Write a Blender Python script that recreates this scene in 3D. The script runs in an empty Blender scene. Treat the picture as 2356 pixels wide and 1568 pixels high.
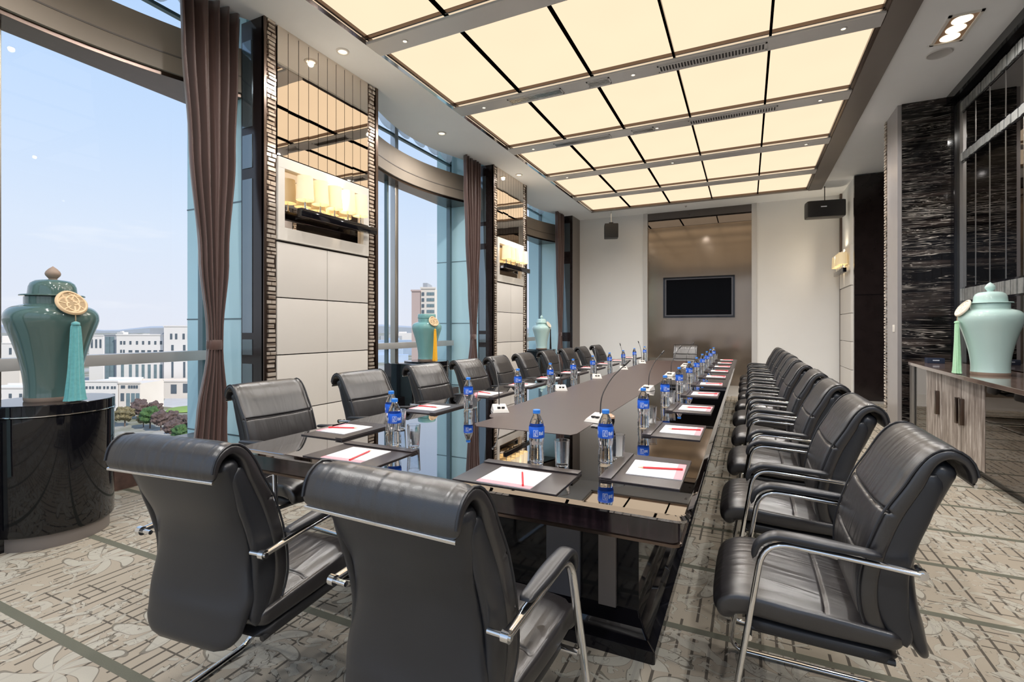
import bpy, bmesh, math, random
from mathutils import Vector, Matrix
random.seed(7)
R = math.radians
scn = bpy.context.scene
COL = scn.collection

# ------------------------------------------------------------------ camera, world, sun, exposure
CAM_H = 1.30
FPX = 1133.0
cam_d = bpy.data.cameras.new('camera')
cam = bpy.data.objects.new('camera', cam_d); COL.objects.link(cam)
cam.location = (0, 0, CAM_H)
YAW = math.asin(.4302)
cam.rotation_euler = (R(90), 0, YAW)
cam_d.sensor_width = 36; cam_d.lens = FPX/2356*36
cam_d.shift_y = -29/2356
cam_d.clip_end = 12000
scn.camera = cam
scn.view_settings.view_transform = 'Standard'
scn.view_settings.look = 'None'
scn.view_settings.gamma = 1
scn.view_settings.use_curve_mapping = False
scn.view_settings.exposure = 0.0
scn.cycles.max_bounces = 10
scn.cycles.glossy_bounces = 6
scn.cycles.transmission_bounces = 10
scn.cycles.transparent_max_bounces = 16
scn.cycles.sample_clamp_indirect = 6

w = bpy.data.worlds.new('world'); scn.world = w; w.use_nodes = True
nt = w.node_tree; nt.nodes.clear()
def wn(t, **k):
    n = nt.nodes.new(t)
    for a, b in k.items(): setattr(n, a, b)
    return n
tc = wn('ShaderNodeTexCoord'); sep = wn('ShaderNodeSeparateXYZ')
nt.links.new(tc.outputs['Generated'], sep.inputs[0])
ramp = wn('ShaderNodeValToRGB')
nt.links.new(sep.outputs['Z'], ramp.inputs[0])
cr = ramp.color_ramp
cr.elements[0].position = 0.0; cr.elements[0].color = (.70, .72, .80, 1)
cr.elements[1].position = 1.0; cr.elements[1].color = (.24, .42, .80, 1)
e = cr.elements.new(.16); e.color = (.64, .72, .85, 1)
e = cr.elements.new(.5); e.color = (.42, .59, .86, 1)
e = cr.elements.new(.3); e.color = (.53, .66, .86, 1)
mp = wn('ShaderNodeMapping'); mp.inputs['Scale'].default_value = (1.2, 1.2, 6)
nt.links.new(tc.outputs['Generated'], mp.inputs[0])
nz = wn('ShaderNodeTexNoise'); nz.inputs['Scale'].default_value = 3.2; nz.inputs['Detail'].default_value = 4
nt.links.new(mp.outputs[0], nz.inputs[0])
cr2 = wn('ShaderNodeValToRGB'); cr2.color_ramp.elements[0].position = .60; cr2.color_ramp.elements[1].position = .78
nt.links.new(nz.outputs[0], cr2.inputs[0])
mx = wn('ShaderNodeMix', data_type='RGBA'); mx.inputs[7].default_value = (.86, .86, .88, 1)
ml = wn('ShaderNodeMath', operation='MULTIPLY'); ml.inputs[1].default_value = .6
nt.links.new(cr2.outputs[0], ml.inputs[0]); nt.links.new(ml.outputs[0], mx.inputs[0])
nt.links.new(ramp.outputs[0], mx.inputs[6])
bg = wn('ShaderNodeBackground'); bg.inputs[1].default_value = 1.18
wo = wn('ShaderNodeOutputWorld')
nt.links.new(mx.outputs[2], bg.inputs[0]); nt.links.new(bg.outputs[0], wo.inputs[0])

sd = bpy.data.lights.new('sun', 'SUN'); so = bpy.data.objects.new('sun', sd); COL.objects.link(so)
sd.energy = 4.2; sd.angle = R(1.5); sd.color = (1, .93, .84)
so.rotation_euler = Vector((1.0, -.16, .8)).to_track_quat('Z', 'Y').to_euler()
so.location = (30, -20, 40)

PANEL_EMIT = 1.15
SPOT_W = 70

# ------------------------------------------------------------------ material helpers
def inp(n, *names):
    for k in names:
        if k in n.inputs: return n.inputs[k]
class NT:
    def __init__(s, name):
        s.m = bpy.data.materials.new(name); s.m.use_nodes = True
        s.t = s.m.node_tree; s.t.nodes.clear()
        s.out = s.t.nodes.new('ShaderNodeOutputMaterial')
    def n(s, t, **k):
        n = s.t.nodes.new(t)
        for a, b in k.items(): setattr(n, a, b)
        return n
    def l(s, a, b): s.t.links.new(a, b)
    def v(s, x, sock):
        if isinstance(x, (int, float)): sock.default_value = x
        elif isinstance(x, tuple): sock.default_value = x if len(x) == len(sock.default_value) else (*x, 1)
        else: s.l(x, sock)
    def math(s, op, a, b=0.0, c=None):
        n = s.n('ShaderNodeMath', operation=op); s.v(a, n.inputs[0]); s.v(b, n.inputs[1])
        if c is not None: s.v(c, n.inputs[2])
        return n.outputs[0]
    def mix(s, f, a, b):
        n = s.n('ShaderNodeMix', data_type='RGBA'); s.v(f, n.inputs[0]); s.v(a, n.inputs[6]); s.v(b, n.inputs[7])
        return n.outputs[2]
    def co(s, scale=(1, 1, 1), kind='Object'):
        t = s.n('ShaderNodeTexCoord'); m = s.n('ShaderNodeMapping'); m.inputs['Scale'].default_value = scale
        s.l(t.outputs[kind], m.inputs[0]); return m.outputs[0]
    def noise(s, vec, scale=5, detail=3, rough=.5, dist=0.0):
        n = s.n('ShaderNodeTexNoise'); s.l(vec, n.inputs['Vector'])
        n.inputs['Scale'].default_value = scale; n.inputs['Detail'].default_value = detail
        n.inputs['Roughness'].default_value = rough; n.inputs['Distortion'].default_value = dist
        return n.outputs[0]
    def ramp(s, f, pts):
        n = s.n('ShaderNodeValToRGB'); s.l(f, n.inputs[0]); e = n.color_ramp.elements
        while len(e) < len(pts): e.new(.5)
        for q, (p, c) in zip(e, pts):
            q.position = p; q.color = (*c, 1) if isinstance(c, tuple) else (c, c, c, 1)
        return n.outputs[0]
    def bump(s, h, strength=.2, dist=.01):
        n = s.n('ShaderNodeBump'); s.l(h, n.inputs['Height'])
        n.inputs['Strength'].default_value = strength; n.inputs['Distance'].default_value = dist
        return n.outputs[0]
    def bsdf(s, color=(.5, .5, .5), rough=.5, metal=0, ior=1.5, normal=None, trans=0, coat=0, sheen=0, emit=None, es=0, alpha=None):
        b = s.n('ShaderNodeBsdfPrincipled')
        s.v(color, b.inputs['Base Color']); s.v(rough, b.inputs['Roughness']); s.v(metal, b.inputs['Metallic'])
        b.inputs['IOR'].default_value = ior
        if normal is not None: s.l(normal, b.inputs['Normal'])
        if trans: b.inputs['Transmission Weight'].default_value = trans
        if coat: b.inputs['Coat Weight'].default_value = coat; b.inputs['Coat Roughness'].default_value = .05
        if sheen: b.inputs['Sheen Weight'].default_value = sheen
        if emit: s.v(emit, b.inputs['Emission Color']); s.v(es, b.inputs['Emission Strength'])
        if alpha is not None: s.v(alpha, b.inputs['Alpha'])
        s.l(b.outputs[0], s.out.inputs[0]); return b

def plain(name, color, rough=.5, metal=0, ior=1.5, var=.06, nscale=6, bump=0, bscale=60, **k):
    q = NT(name); c = q.co()
    f = q.noise(c, nscale, 3)
    dk = tuple(max(0, x*(1-var)) for x in color); lt = tuple(min(1, x*(1+var)) for x in color)
    col = q.mix(f, dk, lt)
    nm = q.bump(q.noise(c, bscale, 4), bump, .004) if bump else None
    q.bsdf(col, rough, metal, ior, nm, **k); return q.m

M = {}
M['chrome'] = plain('chrome', (.80, .80, .80), .09, 1, var=.02)
M['steel'] = plain('brushed_steel', (.50, .49, .47), .28, 1, var=.05)
M['bronze'] = plain('dark_bronze', (.16, .12, .10), .25, 1, var=.08)
M['white_panel'] = plain('cream_lacquer_panel', (.66, .63, .59), .42, var=.02)
M['white_frame'] = plain('white_lacquer_frame', (.74, .71, .66), .35, var=.02)
M['ceiling'] = plain('ceiling_paint', (.86, .88, .89), .8, var=.02)
M['bar'] = plain('grey_aluminium_bar', (.58, .57, .56), .35, .1, var=.03)
M['bar_brown'] = plain('taupe_channel', (.20, .175, .16), .4, .2, var=.05)
M['black'] = plain('black_gloss_lacquer', (.005, .005, .007), .05, ior=1.5, var=.3)
M['black_matte'] = plain('black_plastic', (.018, .018, .020), .45, var=.2, bump=.1, bscale=300)
M['dark'] = plain('dark_wood_panel', (.018, .013, .013), .16, var=.4)
M['mirror'] = plain('bronze_mirror', (.80, .72, .64), .015, 1, var=.02)
M['mirror_dark'] = plain('smoked_mirror', (.15, .135, .13), .02, 1, var=.05)
M['mirror_blue'] = plain('grey_glass_panel', (.20, .25, .28), .08, .7, var=.05)
M['cladding'] = plain('pale_blue_glass_cladding', (.56, .82, .88), .12, 0, var=.03, nscale=1)
M['beam'] = plain('taupe_beam', (.36, .30, .24), .45, var=.05)
M['rail'] = plain('grey_rail', (.50, .49, .48), .35, .3, var=.04)
M['frame_teal'] = plain('blue_grey_window_frame', (.14, .20, .22), .3, .5, var=.05)
M['sill'] = plain('brown_marble', (.10, .06, .05), .2, var=.5, nscale=20)
M['marble_floor'] = plain('pale_marble', (.62, .60, .56), .15, var=.05)
M['paper'] = plain('white_paper', (.80, .78, .80), .7, var=.01)
M['pink'] = plain('pink_print', (.80, .30, .34), .7, var=.05)
M['pencil'] = plain('red_pencil_lacquer', (.70, .03, .04), .3, var=.05)
M['wood_tip'] = plain('pencil_wood', (.75, .52, .32), .6)
M['pad'] = plain('dark_leather_folder', (.040, .032, .033), .30, var=.1, bump=.15, bscale=400)
M['cap'] = plain('blue_cap', (.03, .22, .75), .35, var=.02)
M['label'] = plain('blue_label', (.01, .11, .62), .3, var=.25, nscale=40)
M['logo'] = plain('white_print', (.75, .82, .92), .4, var=.01)
M['mic'] = plain('grey_microphone_base', (.52, .50, .47), .35, var=.03)
M['screen'] = plain('black_screen', (.002, .002, .003), .12, ior=1.15, var=.1)
M['tan'] = plain('tan_ceramic', (.50, .33, .22), .25, var=.1)
M['disc'] = plain('carved_tan_wood', (.66, .47, .28), .5, var=.15, nscale=40)
M['disc_pale'] = plain('ivory_carved_disc', (.78, .70, .58), .5, var=.1)
M['tassel_teal'] = plain('teal_silk', (.12, .40, .42), .5, var=.25, nscale=60, sheen=.4)
M['tassel_orange'] = plain('orange_silk', (.90, .45, .01), .5, var=.1, nscale=60, sheen=.3)
M['tassel_black'] = plain('black_silk', (.01, .01, .012), .5, var=.1)
M['tassel_green'] = plain('mint_silk', (.42, .74, .48), .5, var=.12, nscale=60, sheen=.4)
M['cord'] = plain('tan_cord', (.35, .25, .14), .7)
M['inlay'] = plain('matte_brown_inlay', (.060, .038, .034), .35, var=.15, bump=.08, bscale=200)
M['table_grey'] = plain('grey_lacquer_strip', (.10, .10, .115), .2, var=.05)
M['farpanel'] = None

def leather():
    q = NT('black_leather')
    c = q.co((24, 4, 4)); f = q.noise(c, 1.0, 1.5, .5, .9)
    g = q.noise(q.co(), 420, 2)
    h = q.math('ADD', q.math('MULTIPLY', f, 1.0), q.math('MULTIPLY', g, .05))
    q.bsdf((.016, .0145, .016), q.ramp(q.noise(q.co(), 9, 3), [(0, .27), (1, .38)]), 0, 1.8, q.bump(h, .50, .008)); return q.m
M['leather'] = leather()
def leather2():
    q = NT('smooth_grey_black_leather')
    g = q.noise(q.co(), 420, 2)
    q.bsdf((.021, .022, .026), .33, 0, 1.55, q.bump(g, .08, .002)); return q.m
M['leather_smooth'] = leather2()

def thin_glass(name, tint=(.985, .995, 1.0), refl=.06):
    q = NT(name)
    t = q.n('ShaderNodeBsdfTransparent'); t.inputs[0].default_value = (*tint, 1)
    g = q.n('ShaderNodeBsdfGlossy'); g.inputs['Roughness'].default_value = .01
    fz = q.n('ShaderNodeFresnel'); fz.inputs[0].default_value = 1.35
    wv = q.noise(q.co(), .6, 1); 
    m = q.n('ShaderNodeMixShader'); ge = q.n('ShaderNodeNewGeometry'); ff = q.math('MULTIPLY', fz.outputs[0], q.math('ADD', .7, q.math('MULTIPLY', wv, .05)))
    q.l(q.math('MULTIPLY', ff, q.math('SUBTRACT', 1.0, ge.outputs['Backfacing'])), m.inputs[0])
    q.l(t.outputs[0], m.inputs[1]); q.l(g.outputs[0], m.inputs[2]); q.l(m.outputs[0], q.out.inputs[0]); return q.m
M['glass'] = thin_glass('window_glass')
def clear(name, ior, col=(.96, .98, 1)):
    q = NT(name); c = q.mix(q.noise(q.co(), 3, 1), col, tuple(x*.98 for x in col))
    q.bsdf(c, .0, 0, ior, q.bump(q.noise(q.co((1, 1, 6)), 26, 2), .12, .003), trans=1.0); return q.m
M['bottle'] = clear('clear_water_bottle', 1.33)
M['tumbler'] = clear('clear_tumbler_glass', 1.45)

def sheer():
    q = NT('white_sheer_fabric')
    t = q.n('ShaderNodeBsdfTransparent'); d = q.n('ShaderNodeBsdfTranslucent'); d.inputs[0].default_value = (.8, .85, .88, 1)
    m = q.n('ShaderNodeMixShader'); q.l(q.math('ADD', .35, q.math('MULTIPLY', q.noise(q.co(), 4, 2), .3)), m.inputs[0])
    q.l(t.outputs[0], m.inputs[1]); q.l(d.outputs[0], m.inputs[2]); q.l(m.outputs[0], q.out.inputs[0]); return q.m
M['sheer'] = sheer()

def emis(name, color, s, edge=True):
    q = NT(name); e = q.n('ShaderNodeEmission')
    f = q.noise(q.co(), 1.3, 1)
    q.l(q.mix(f, color, tuple(x*.94 for x in color)), e.inputs[0]); e.inputs[1].default_value = s
    q.l(e.outputs[0], q.out.inputs[0]); return q.m
M['panel'] = emis('warm_light_sheet', (1.0, .785, .545), PANEL_EMIT)
M['lamp'] = emis('warm_bulb', (1.0, .80, .50), 8)
M['spot'] = emis('spot_lamp', (1.0, .86, .62), 2.5)
def shade():
    q = NT('glowing_lamp_shade'); c = q.co()
    q.bsdf(q.mix(q.noise(c, 8, 2), (.8, .7, .5), (.85, .76, .58)), .6, emit=(1.0, .70, .30), es=.28); return q.m
M['shade'] = shade()

def curtain_mat():
    q = NT('brown_satin_curtain'); c = q.co((30, 30, 1))
    q.bsdf(q.mix(q.noise(c, 3, 2), (.070, .035, .030), (.105, .054, .044)), .42, sheen=.5, normal=q.bump(q.noise(q.co((1, 1, .05)), 120, 2), .1, .003)); return q.m
M['curtain'] = curtain_mat()

def celadon(name, a, b):
    q = NT(name); c = q.co()
    q.bsdf(q.mix(q.noise(c, 5, 3), a, b), .09, 0, 1.55, coat=.5); return q.m
M['celadon'] = celadon('teal_celadon_glaze', (.070, .125, .115), (.090, .150, .138))
M['celadon2'] = celadon('mid_celadon_glaze', (.17, .36, .35), (.20, .40, .39))
M['celadon3'] = celadon('pale_celadon_glaze', (.50, .70, .67), (.55, .74, .71))
M['foot'] = plain('unglazed_foot', (.30, .22, .17), .6)

def carpet():
    q = NT('patterned_carpet')
    t = q.n('ShaderNodeTexCoord'); s = q.n('ShaderNodeSeparateXYZ'); q.l(t.outputs['Object'], s.inputs[0])
    X, Y = s.outputs[0], s.outputs[1]
    vec = t.outputs['Object']
    def line(v, per, off, wd):
        f = q.math('FRACT', q.math('DIVIDE', q.math('ADD', v, off), per))
        return q.math('LESS_THAN', f, wd/per)
    def cell(vx, px, vy, py, seed, th):
        a = q.math('FLOOR', q.math('DIVIDE', vx, px)); b = q.math('FLOOR', q.math('DIVIDE', vy, py))
        cv = q.n('ShaderNodeCombineXYZ'); q.l(a, cv.inputs[0]); q.l(b, cv.inputs[1]); cv.inputs[2].default_value = seed
        wn_ = q.n('ShaderNodeTexWhiteNoise'); q.l(cv.outputs[0], wn_.inputs[0])
        return q.math('GREATER_THAN', wn_.outputs[0], th)
    big = line(Y, .60, -1.03+6, .042)
    d1 = q.math('MULTIPLY', line(X, .062, 10, .011), cell(q.math('ADD', X, 10), .062, q.math('ADD', Y, 6), .13, 1.0, .28))
    zone = q.math('GREATER_THAN', q.noise(vec, 1.15, 1), .50)
    d2 = q.math('MULTIPLY', line(Y, .066, 6, .008), cell(q.math('ADD', Y, 6), .066, q.math('ADD', X, 10), .11, 3.0, .45))
    d2 = q.math('MULTIPLY', d2, zone)
    d = q.math('MAXIMUM', d1, d2)
    nv = q.n('ShaderNodeTexNoise'); q.l(vec, nv.inputs[0]); nv.inputs['Scale'].default_value = 5; nv.inputs['Detail'].default_value = 1
    va = q.n('ShaderNodeVectorMath', operation='MULTIPLY_ADD'); q.l(nv.outputs['Color'], va.inputs[0]); va.inputs[1].default_value = (.16, .16, 0); q.l(vec, va.inputs[2])
    fl = q.noise(va.outputs[0], 9.5, 2, .5, 2.2)
    leaf = q.math('MULTIPLY', q.math('GREATER_THAN', fl, .56), q.math('GREATER_THAN', q.noise(vec, 1.7, 1), .42))
    vo = q.n('ShaderNodeTexVoronoi', feature='F1'); vo.inputs['Scale'].default_value = 2.0
    va2 = q.n('ShaderNodeVectorMath', operation='MULTIPLY_ADD'); q.l(nv.outputs['Color'], va2.inputs[0]); va2.inputs[1].default_value = (.07, .07, 0); q.l(vec, va2.inputs[2])
    q.l(va2.outputs[0], vo.inputs['Vector'])
    df = q.n('ShaderNodeVectorMath', operation='SUBTRACT'); q.l(va2.outputs[0], df.inputs[0]); q.l(vo.outputs['Position'], df.inputs[1])
    s2 = q.n('ShaderNodeSeparateXYZ'); q.l(df.outputs[0], s2.inputs[0])
    rr = q.math('SQRT', q.math('ADD', q.math('MULTIPLY', s2.outputs[0], s2.outputs[0]), q.math('MULTIPLY', s2.outputs[1], s2.outputs[1])))
    th = q.math('ARCTAN2', s2.outputs[1], s2.outputs[0])
    lim = q.math('MULTIPLY', q.math('ABSOLUTE', q.math('COSINE', q.math('ADD', q.math('MULTIPLY', th, 3.5), q.math('MULTIPLY', rr, 14.0)))), .21)
    petal = q.math('LESS_THAN', rr, lim)
    pv = q.math('LESS_THAN', q.math('ABSOLUTE', q.math('SUBTRACT', rr, lim)), .009)
    vein = q.math('LESS_THAN', q.math('ABSOLUTE', q.math('SUBTRACT', fl, .563)), .007)
    vein = q.math('MULTIPLY', vein, q.math('GREATER_THAN', q.noise(vec, 1.7, 1), .42))
    pz = q.math('GREATER_THAN', q.noise(vec, 1.3, 1), .43)
    leaf = q.math('MAXIMUM', q.math('MULTIPLY', leaf, .8), q.math('MULTIPLY', petal, pz))
    vein = q.math('MAXIMUM', vein, q.math('MULTIPLY', q.math('MULTIPLY', pv, pz), .8))
    base = q.mix(q.noise(vec, 2.2, 3), (.31, .265, .205), (.40, .35, .28))
    grain = q.noise(vec, 260, 2)
    c = q.mix(d, base, (.060, .050, .038))
    c = q.mix(q.math('MULTIPLY', leaf, .85), c, (.42, .40, .345))
    c = q.mix(vein, c, (.115, .10, .08))
    c = q.mix(big, c, (.095, .098, .072))
    c = q.mix(q.math('MULTIPLY', grain, .25), c, (.25, .23, .19))
    q.bsdf(c, .85, 0, 1.4, q.bump(grain, .35, .004)); return q.m
M['carpet'] = carpet()

def marble():
    q = NT('black_streaked_marble')
    f = q.noise(q.co((.55, .55, 7.5)), 1.6, 3, .5, .35)
    spikes = q.ramp(f, [(.0, 0.), (.455, 0.), (.462, 1.), (.470, .0), (.535, 0.), (.541, .9), (.548, .0), (.60, 0.), (.612, 1.), (.622, 0.)])
    f2 = q.noise(q.co((.9, .9, 13)), 1.9, 4, .55, .6)
    sp2 = q.ramp(f2, [(.0, 0.), (.50, 0.), (.506, .8), (.513, .0), (.585, 0.), (.60, .9), (.61, 0.)])
    g = q.ramp(q.noise(q.co((2.2, 2.2, 3.2)), 1.7, 3), [(.42, 0.), (.60, 1.)])
    g2 = q.ramp(q.noise(q.co((1.1, 1.1, .8)), 1.3, 2), [(.35, .25), (.6, 1.)])
    a = q.math('MULTIPLY', q.math('ADD', q.math('MULTIPLY', spikes, g2), q.math('MULTIPLY', sp2, g)), g2)
    a = q.math('MINIMUM', a, 1.0)
    wv = q.noise(q.co((1, 1, 12)), 1.1, 3, .5, .5)
    col = q.mix(q.ramp(wv, [(.50, 0.), (.75, 1.)]), (.005, .0045, .005), (.050, .038, .034))
    col = q.mix(a, col, (.72, .66, .60))
    q.bsdf(col, .07, 0, 1.4); return q.m
M['marble'] = marble()

def brushed_panel():
    q = NT('brown_glossy_wall_panel')
    c = q.co((1.2, 1, .35)); 
    b = q.bump(q.noise(q.co((.9, .9, 1.6)), 1.6, 1), .03, .04)
    q.bsdf(q.mix(q.noise(c, 3, 3), (.24, .195, .155), (.30, .245, .195)), .11, .7, 1.5, b); return q.m
M['farpanel'] = brushed_panel()

def cabinet_wood():
    q = NT('silver_grey_cabinet_wood')
    c = q.co((10, 10, 1.0)); f = q.noise(c, 2.2, 6, .65, .5)
    q.bsdf(q.ramp(f, [(.30, (.10, .075, .062)), (.5, (.33, .28, .25)), (.66, (.62, .57, .53))]), .35, .15, normal=q.bump(f, .3, .004)); return q.m
M['cab_wood'] = cabinet_wood()
def veneer():
    q = NT('brown_walnut_top'); c = q.co((8, 1, 1)); f = q.noise(c, 3, 5, .6, .4)
    q.bsdf(q.ramp(f, [(.3, (.085, .055, .045)), (.7, (.20, .145, .12))]), .12, 0, 1.55, coat=.4); return q.m
M['veneer'] = veneer()
def macassar():
    q = NT('dark_striped_ebony'); c = q.co((14, 14, .4)); f = q.noise(c, 3, 4, .6)
    q.bsdf(q.ramp(f, [(.35, (.008, .005, .007)), (.7, (.040, .022, .026))]), .10, 0, 1.6, coat=.3); return q.m
M['ebony'] = macassar()
def table_top():
    q = NT('mirror_black_table_lacquer'); f = q.noise(q.co(), 3, 2)
    b = q.bsdf(q.mix(f, (.36, .35, .36), (.40, .39, .40)), .012, 1.0); return q.m
M['tabletop'] = table_top()
def tile_mirror():
    q = NT('bronze_mosaic_tile'); f = q.noise(q.co((3, 3, 45)), 1.0, 2)
    q.bsdf(q.ramp(f, [(.3, (.30, .23, .18)), (.5, (.74, .64, .54)), (.7, (.90, .84, .76))]), .14, .55); return q.m
M['tile'] = tile_mirror()
M['tile_grey'] = plain('grey_mosaic_tile', (.36, .37, .36), .25, .4, var=.5, nscale=14)
def facade(name, a, b, streak=False):
    q = NT(name); q.bsdf(q.mix(q.noise(q.co(), .08, 3), a, b), .8); return q.m
M['b_white'] = facade('white_facade', (.74, .69, .64), (.80, .75, .71))
M['b_cream'] = facade('cream_facade', (.68, .60, .52), (.76, .69, .62))
M['b_pink'] = facade('pinkish_facade', (.48, .36, .33), (.54, .42, .38))
M['b_grey'] = facade('grey_facade', (.34, .35, .37), (.40, .41, .43))
M['b_blue'] = facade('haze_tinted_facade', (.36, .46, .60), (.46, .54, .66))  # for far blocks: blue of the distance haze put into the facade colour
M['b_win'] = plain('dark_facade_window', (.10, .125, .15), .2, var=.3, nscale=.3)
M['b_wing'] = plain('blue_green_facade_window', (.17, .23, .25), .2, var=.3, nscale=.3)
def ground():
    q = NT('city_ground'); c = q.co((.006, .006, 1)); f = q.noise(c, 4, 6, .65)
    q.bsdf(q.ramp(f, [(.3, (.12, .17, .07)), (.45, (.20, .19, .12)), (.55, (.38, .36, .32)), (.7, (.50, .48, .46))]), .9); return q.m
M['ground'] = ground()
M['plaza'] = plain('pale_plaza_paving', (.52, .50, .48), .8, var=.08, nscale=.2)
def foliage(name, a, b):
    q = NT(name); f = q.noise(q.co(), 1.2, 5, .7)
    q.bsdf(q.mix(q.ramp(f, [(.35, 0.), (.65, 1.)]), a, b), .8, normal=q.bump(f, .8, .5)); return q.m
M['t_green'] = foliage('green_foliage', (.02, .06, .015), (.09, .17, .05))
M['t_plum'] = foliage('plum_foliage', (.07, .045, .04), (.17, .115, .10))
M['t_olive'] = foliage('olive_brown_foliage', (.10, .08, .035), (.26, .22, .12))
M['lawn'] = plain('bright_lawn', (.22, .33, .08), .9, var=.2, nscale=.3)
M['bark'] = plain('grey_bark', (.14, .10, .08), .9)
M['hill'] = plain('haze_painted_hill', (.40, .43, .48), .95, var=.04, nscale=.004)  # aerial haze painted into the base colour as pale blue-grey

# ------------------------------------------------------------------ geometry helpers
class MB:
    def __init__(s): s.v = []; s.f = []
    def add(s, vs, fs):
        o = len(s.v); s.v += [tuple(p) for p in vs]; s.f += [tuple(i+o for i in f) for f in fs]; return s
    def box(s, a, b, bev=0):
        x0, y0, z0 = [min(a[i], b[i]) for i in range(3)]; x1, y1, z1 = [max(a[i], b[i]) for i in range(3)]
        if not bev:
            vs = [(x, y, z) for x in (x0, x1) for y in (y0, y1) for z in (z0, z1)]
            return s.add(vs, [(0, 1, 3, 2), (4, 6, 7, 5), (0, 4, 5, 1), (2, 3, 7, 6), (0, 2, 6, 4), (1, 5, 7, 3)])
        bm = bmesh.new(); bmesh.ops.create_cube(bm, size=1)
        for v in bm.verts: v.co = Vector(((x0+x1)/2+v.co.x*(x1-x0), (y0+y1)/2+v.co.y*(y1-y0), (z0+z1)/2+v.co.z*(z1-z0)))
        bmesh.ops.bevel(bm, geom=bm.edges[:], offset=bev, segments=2, affect='EDGES', profile=.7)
        s.addbm(bm); return s
    def addbm(s, bm, mat=None):
        bm.verts.index_update()
        s.add([(mat @ v.co) if mat else v.co for v in bm.verts], [[v.index for v in f.verts] for f in bm.faces]); bm.free(); return s
    def lathe(s, prof, n=32, c=(0, 0, 0), closed=False, sx=1, sy=1):
        vs = []; fs = []; m = len(prof)
        for (r, z) in prof:
            for j in range(n):
                a = 2*math.pi*j/n; vs.append((c[0]+sx*r*math.cos(a), c[1]+sy*r*math.sin(a), c[2]+z))
        for i in range(m-1):
            for j in range(n):
                k = (j+1) % n; fs.append((i*n+j, i*n+k, (i+1)*n+k, (i+1)*n+j))
        if closed:
            for j in range(n):
                k = (j+1) % n; fs.append(((m-1)*n+j, (m-1)*n+k, k, j))
        else:
            if prof[0][0] > 1e-5: fs.append(tuple(reversed(range(n))))
            if prof[-1][0] > 1e-5: fs.append(tuple(range((m-1)*n, m*n)))
        return s.add(vs, fs)
    def tube(s, pts, ra, rb=None, n=10, up=(0, 0, 1), closed=False):
        # swept ellipse; ra across, rb along 'up'
        rb = rb or ra; P = [Vector(p) for p in pts]; m = len(P); vs = []; fs = []
        upv = Vector(up)
        prev = None
        for i in range(m):
            if closed: t = P[(i+1) % m]-P[i-1]
            else: t = P[min(i+1, m-1)]-P[max(i-1, 0)]
            t.normalize()
            if prev is None:
                u = upv-t*upv.dot(t)
                if u.length < 1e-3: u = Vector((1, 0, 0))-t*t.x
            else: u = prev-t*prev.dot(t)
            u.normalize(); prev = u; sd_ = t.cross(u)
            for j in range(n):
                a = 2*math.pi*j/n; vs.append(P[i]+sd_*ra*math.cos(a)+u*rb*math.sin(a))
        for i in range(m if closed else m-1):
            i2 = (i+1) % m
            for j in range(n):
                k = (j+1) % n; fs.append((i*n+j, i*n+k, i2*n+k, i2*n+j))
        if not closed: fs += [tuple(reversed(range(n))), tuple(range((m-1)*n, m*n))]
        return s.add(vs, fs)
    def prism(s, poly, z0, z1):
        n = len(poly); vs = [(x, y, z0) for x, y in poly]+[(x, y, z1) for x, y in poly]
        fs = [tuple(reversed(range(n))), tuple(range(n, 2*n))]+[(i, (i+1) % n, n+(i+1) % n, n+i) for i in range(n)]
        return s.add(vs, fs)
    def build(s, name, mat, parent=None, smooth=False, angle=40, loc=None, bevel=0):
        me = bpy.data.meshes.new(name); me.from_pydata(s.v, [], s.f); me.update()
        bm = bmesh.new(); bm.from_mesh(me); bmesh.ops.recalc_face_normals(bm, faces=bm.faces[:]); bm.to_mesh(me); bm.free()
        o = bpy.data.objects.new(name, me); COL.objects.link(o)
        if mat: me.materials.append(mat)
        if smooth:
            for p in me.polygons: p.use_smooth = True
            if angle < 180:
                bm = bmesh.new(); bm.from_mesh(me)
                for ed in bm.edges:
                    if len(ed.link_faces) == 2 and ed.calc_face_angle(0) > R(angle): ed.smooth = False
                bm.to_mesh(me); bm.free()
        if bevel:
            md = o.modifiers.new('bevel', 'BEVEL'); md.width = bevel; md.segments = 2; md.limit_method = 'ANGLE'
        if parent: o.parent = parent
        if loc: o.location = loc
        return o
def box(name, a, b, mat, parent=None, bev=0, **k): return MB().box(a, b, bev).build(name, mat, parent, smooth=bev > 0, **k)

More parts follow.
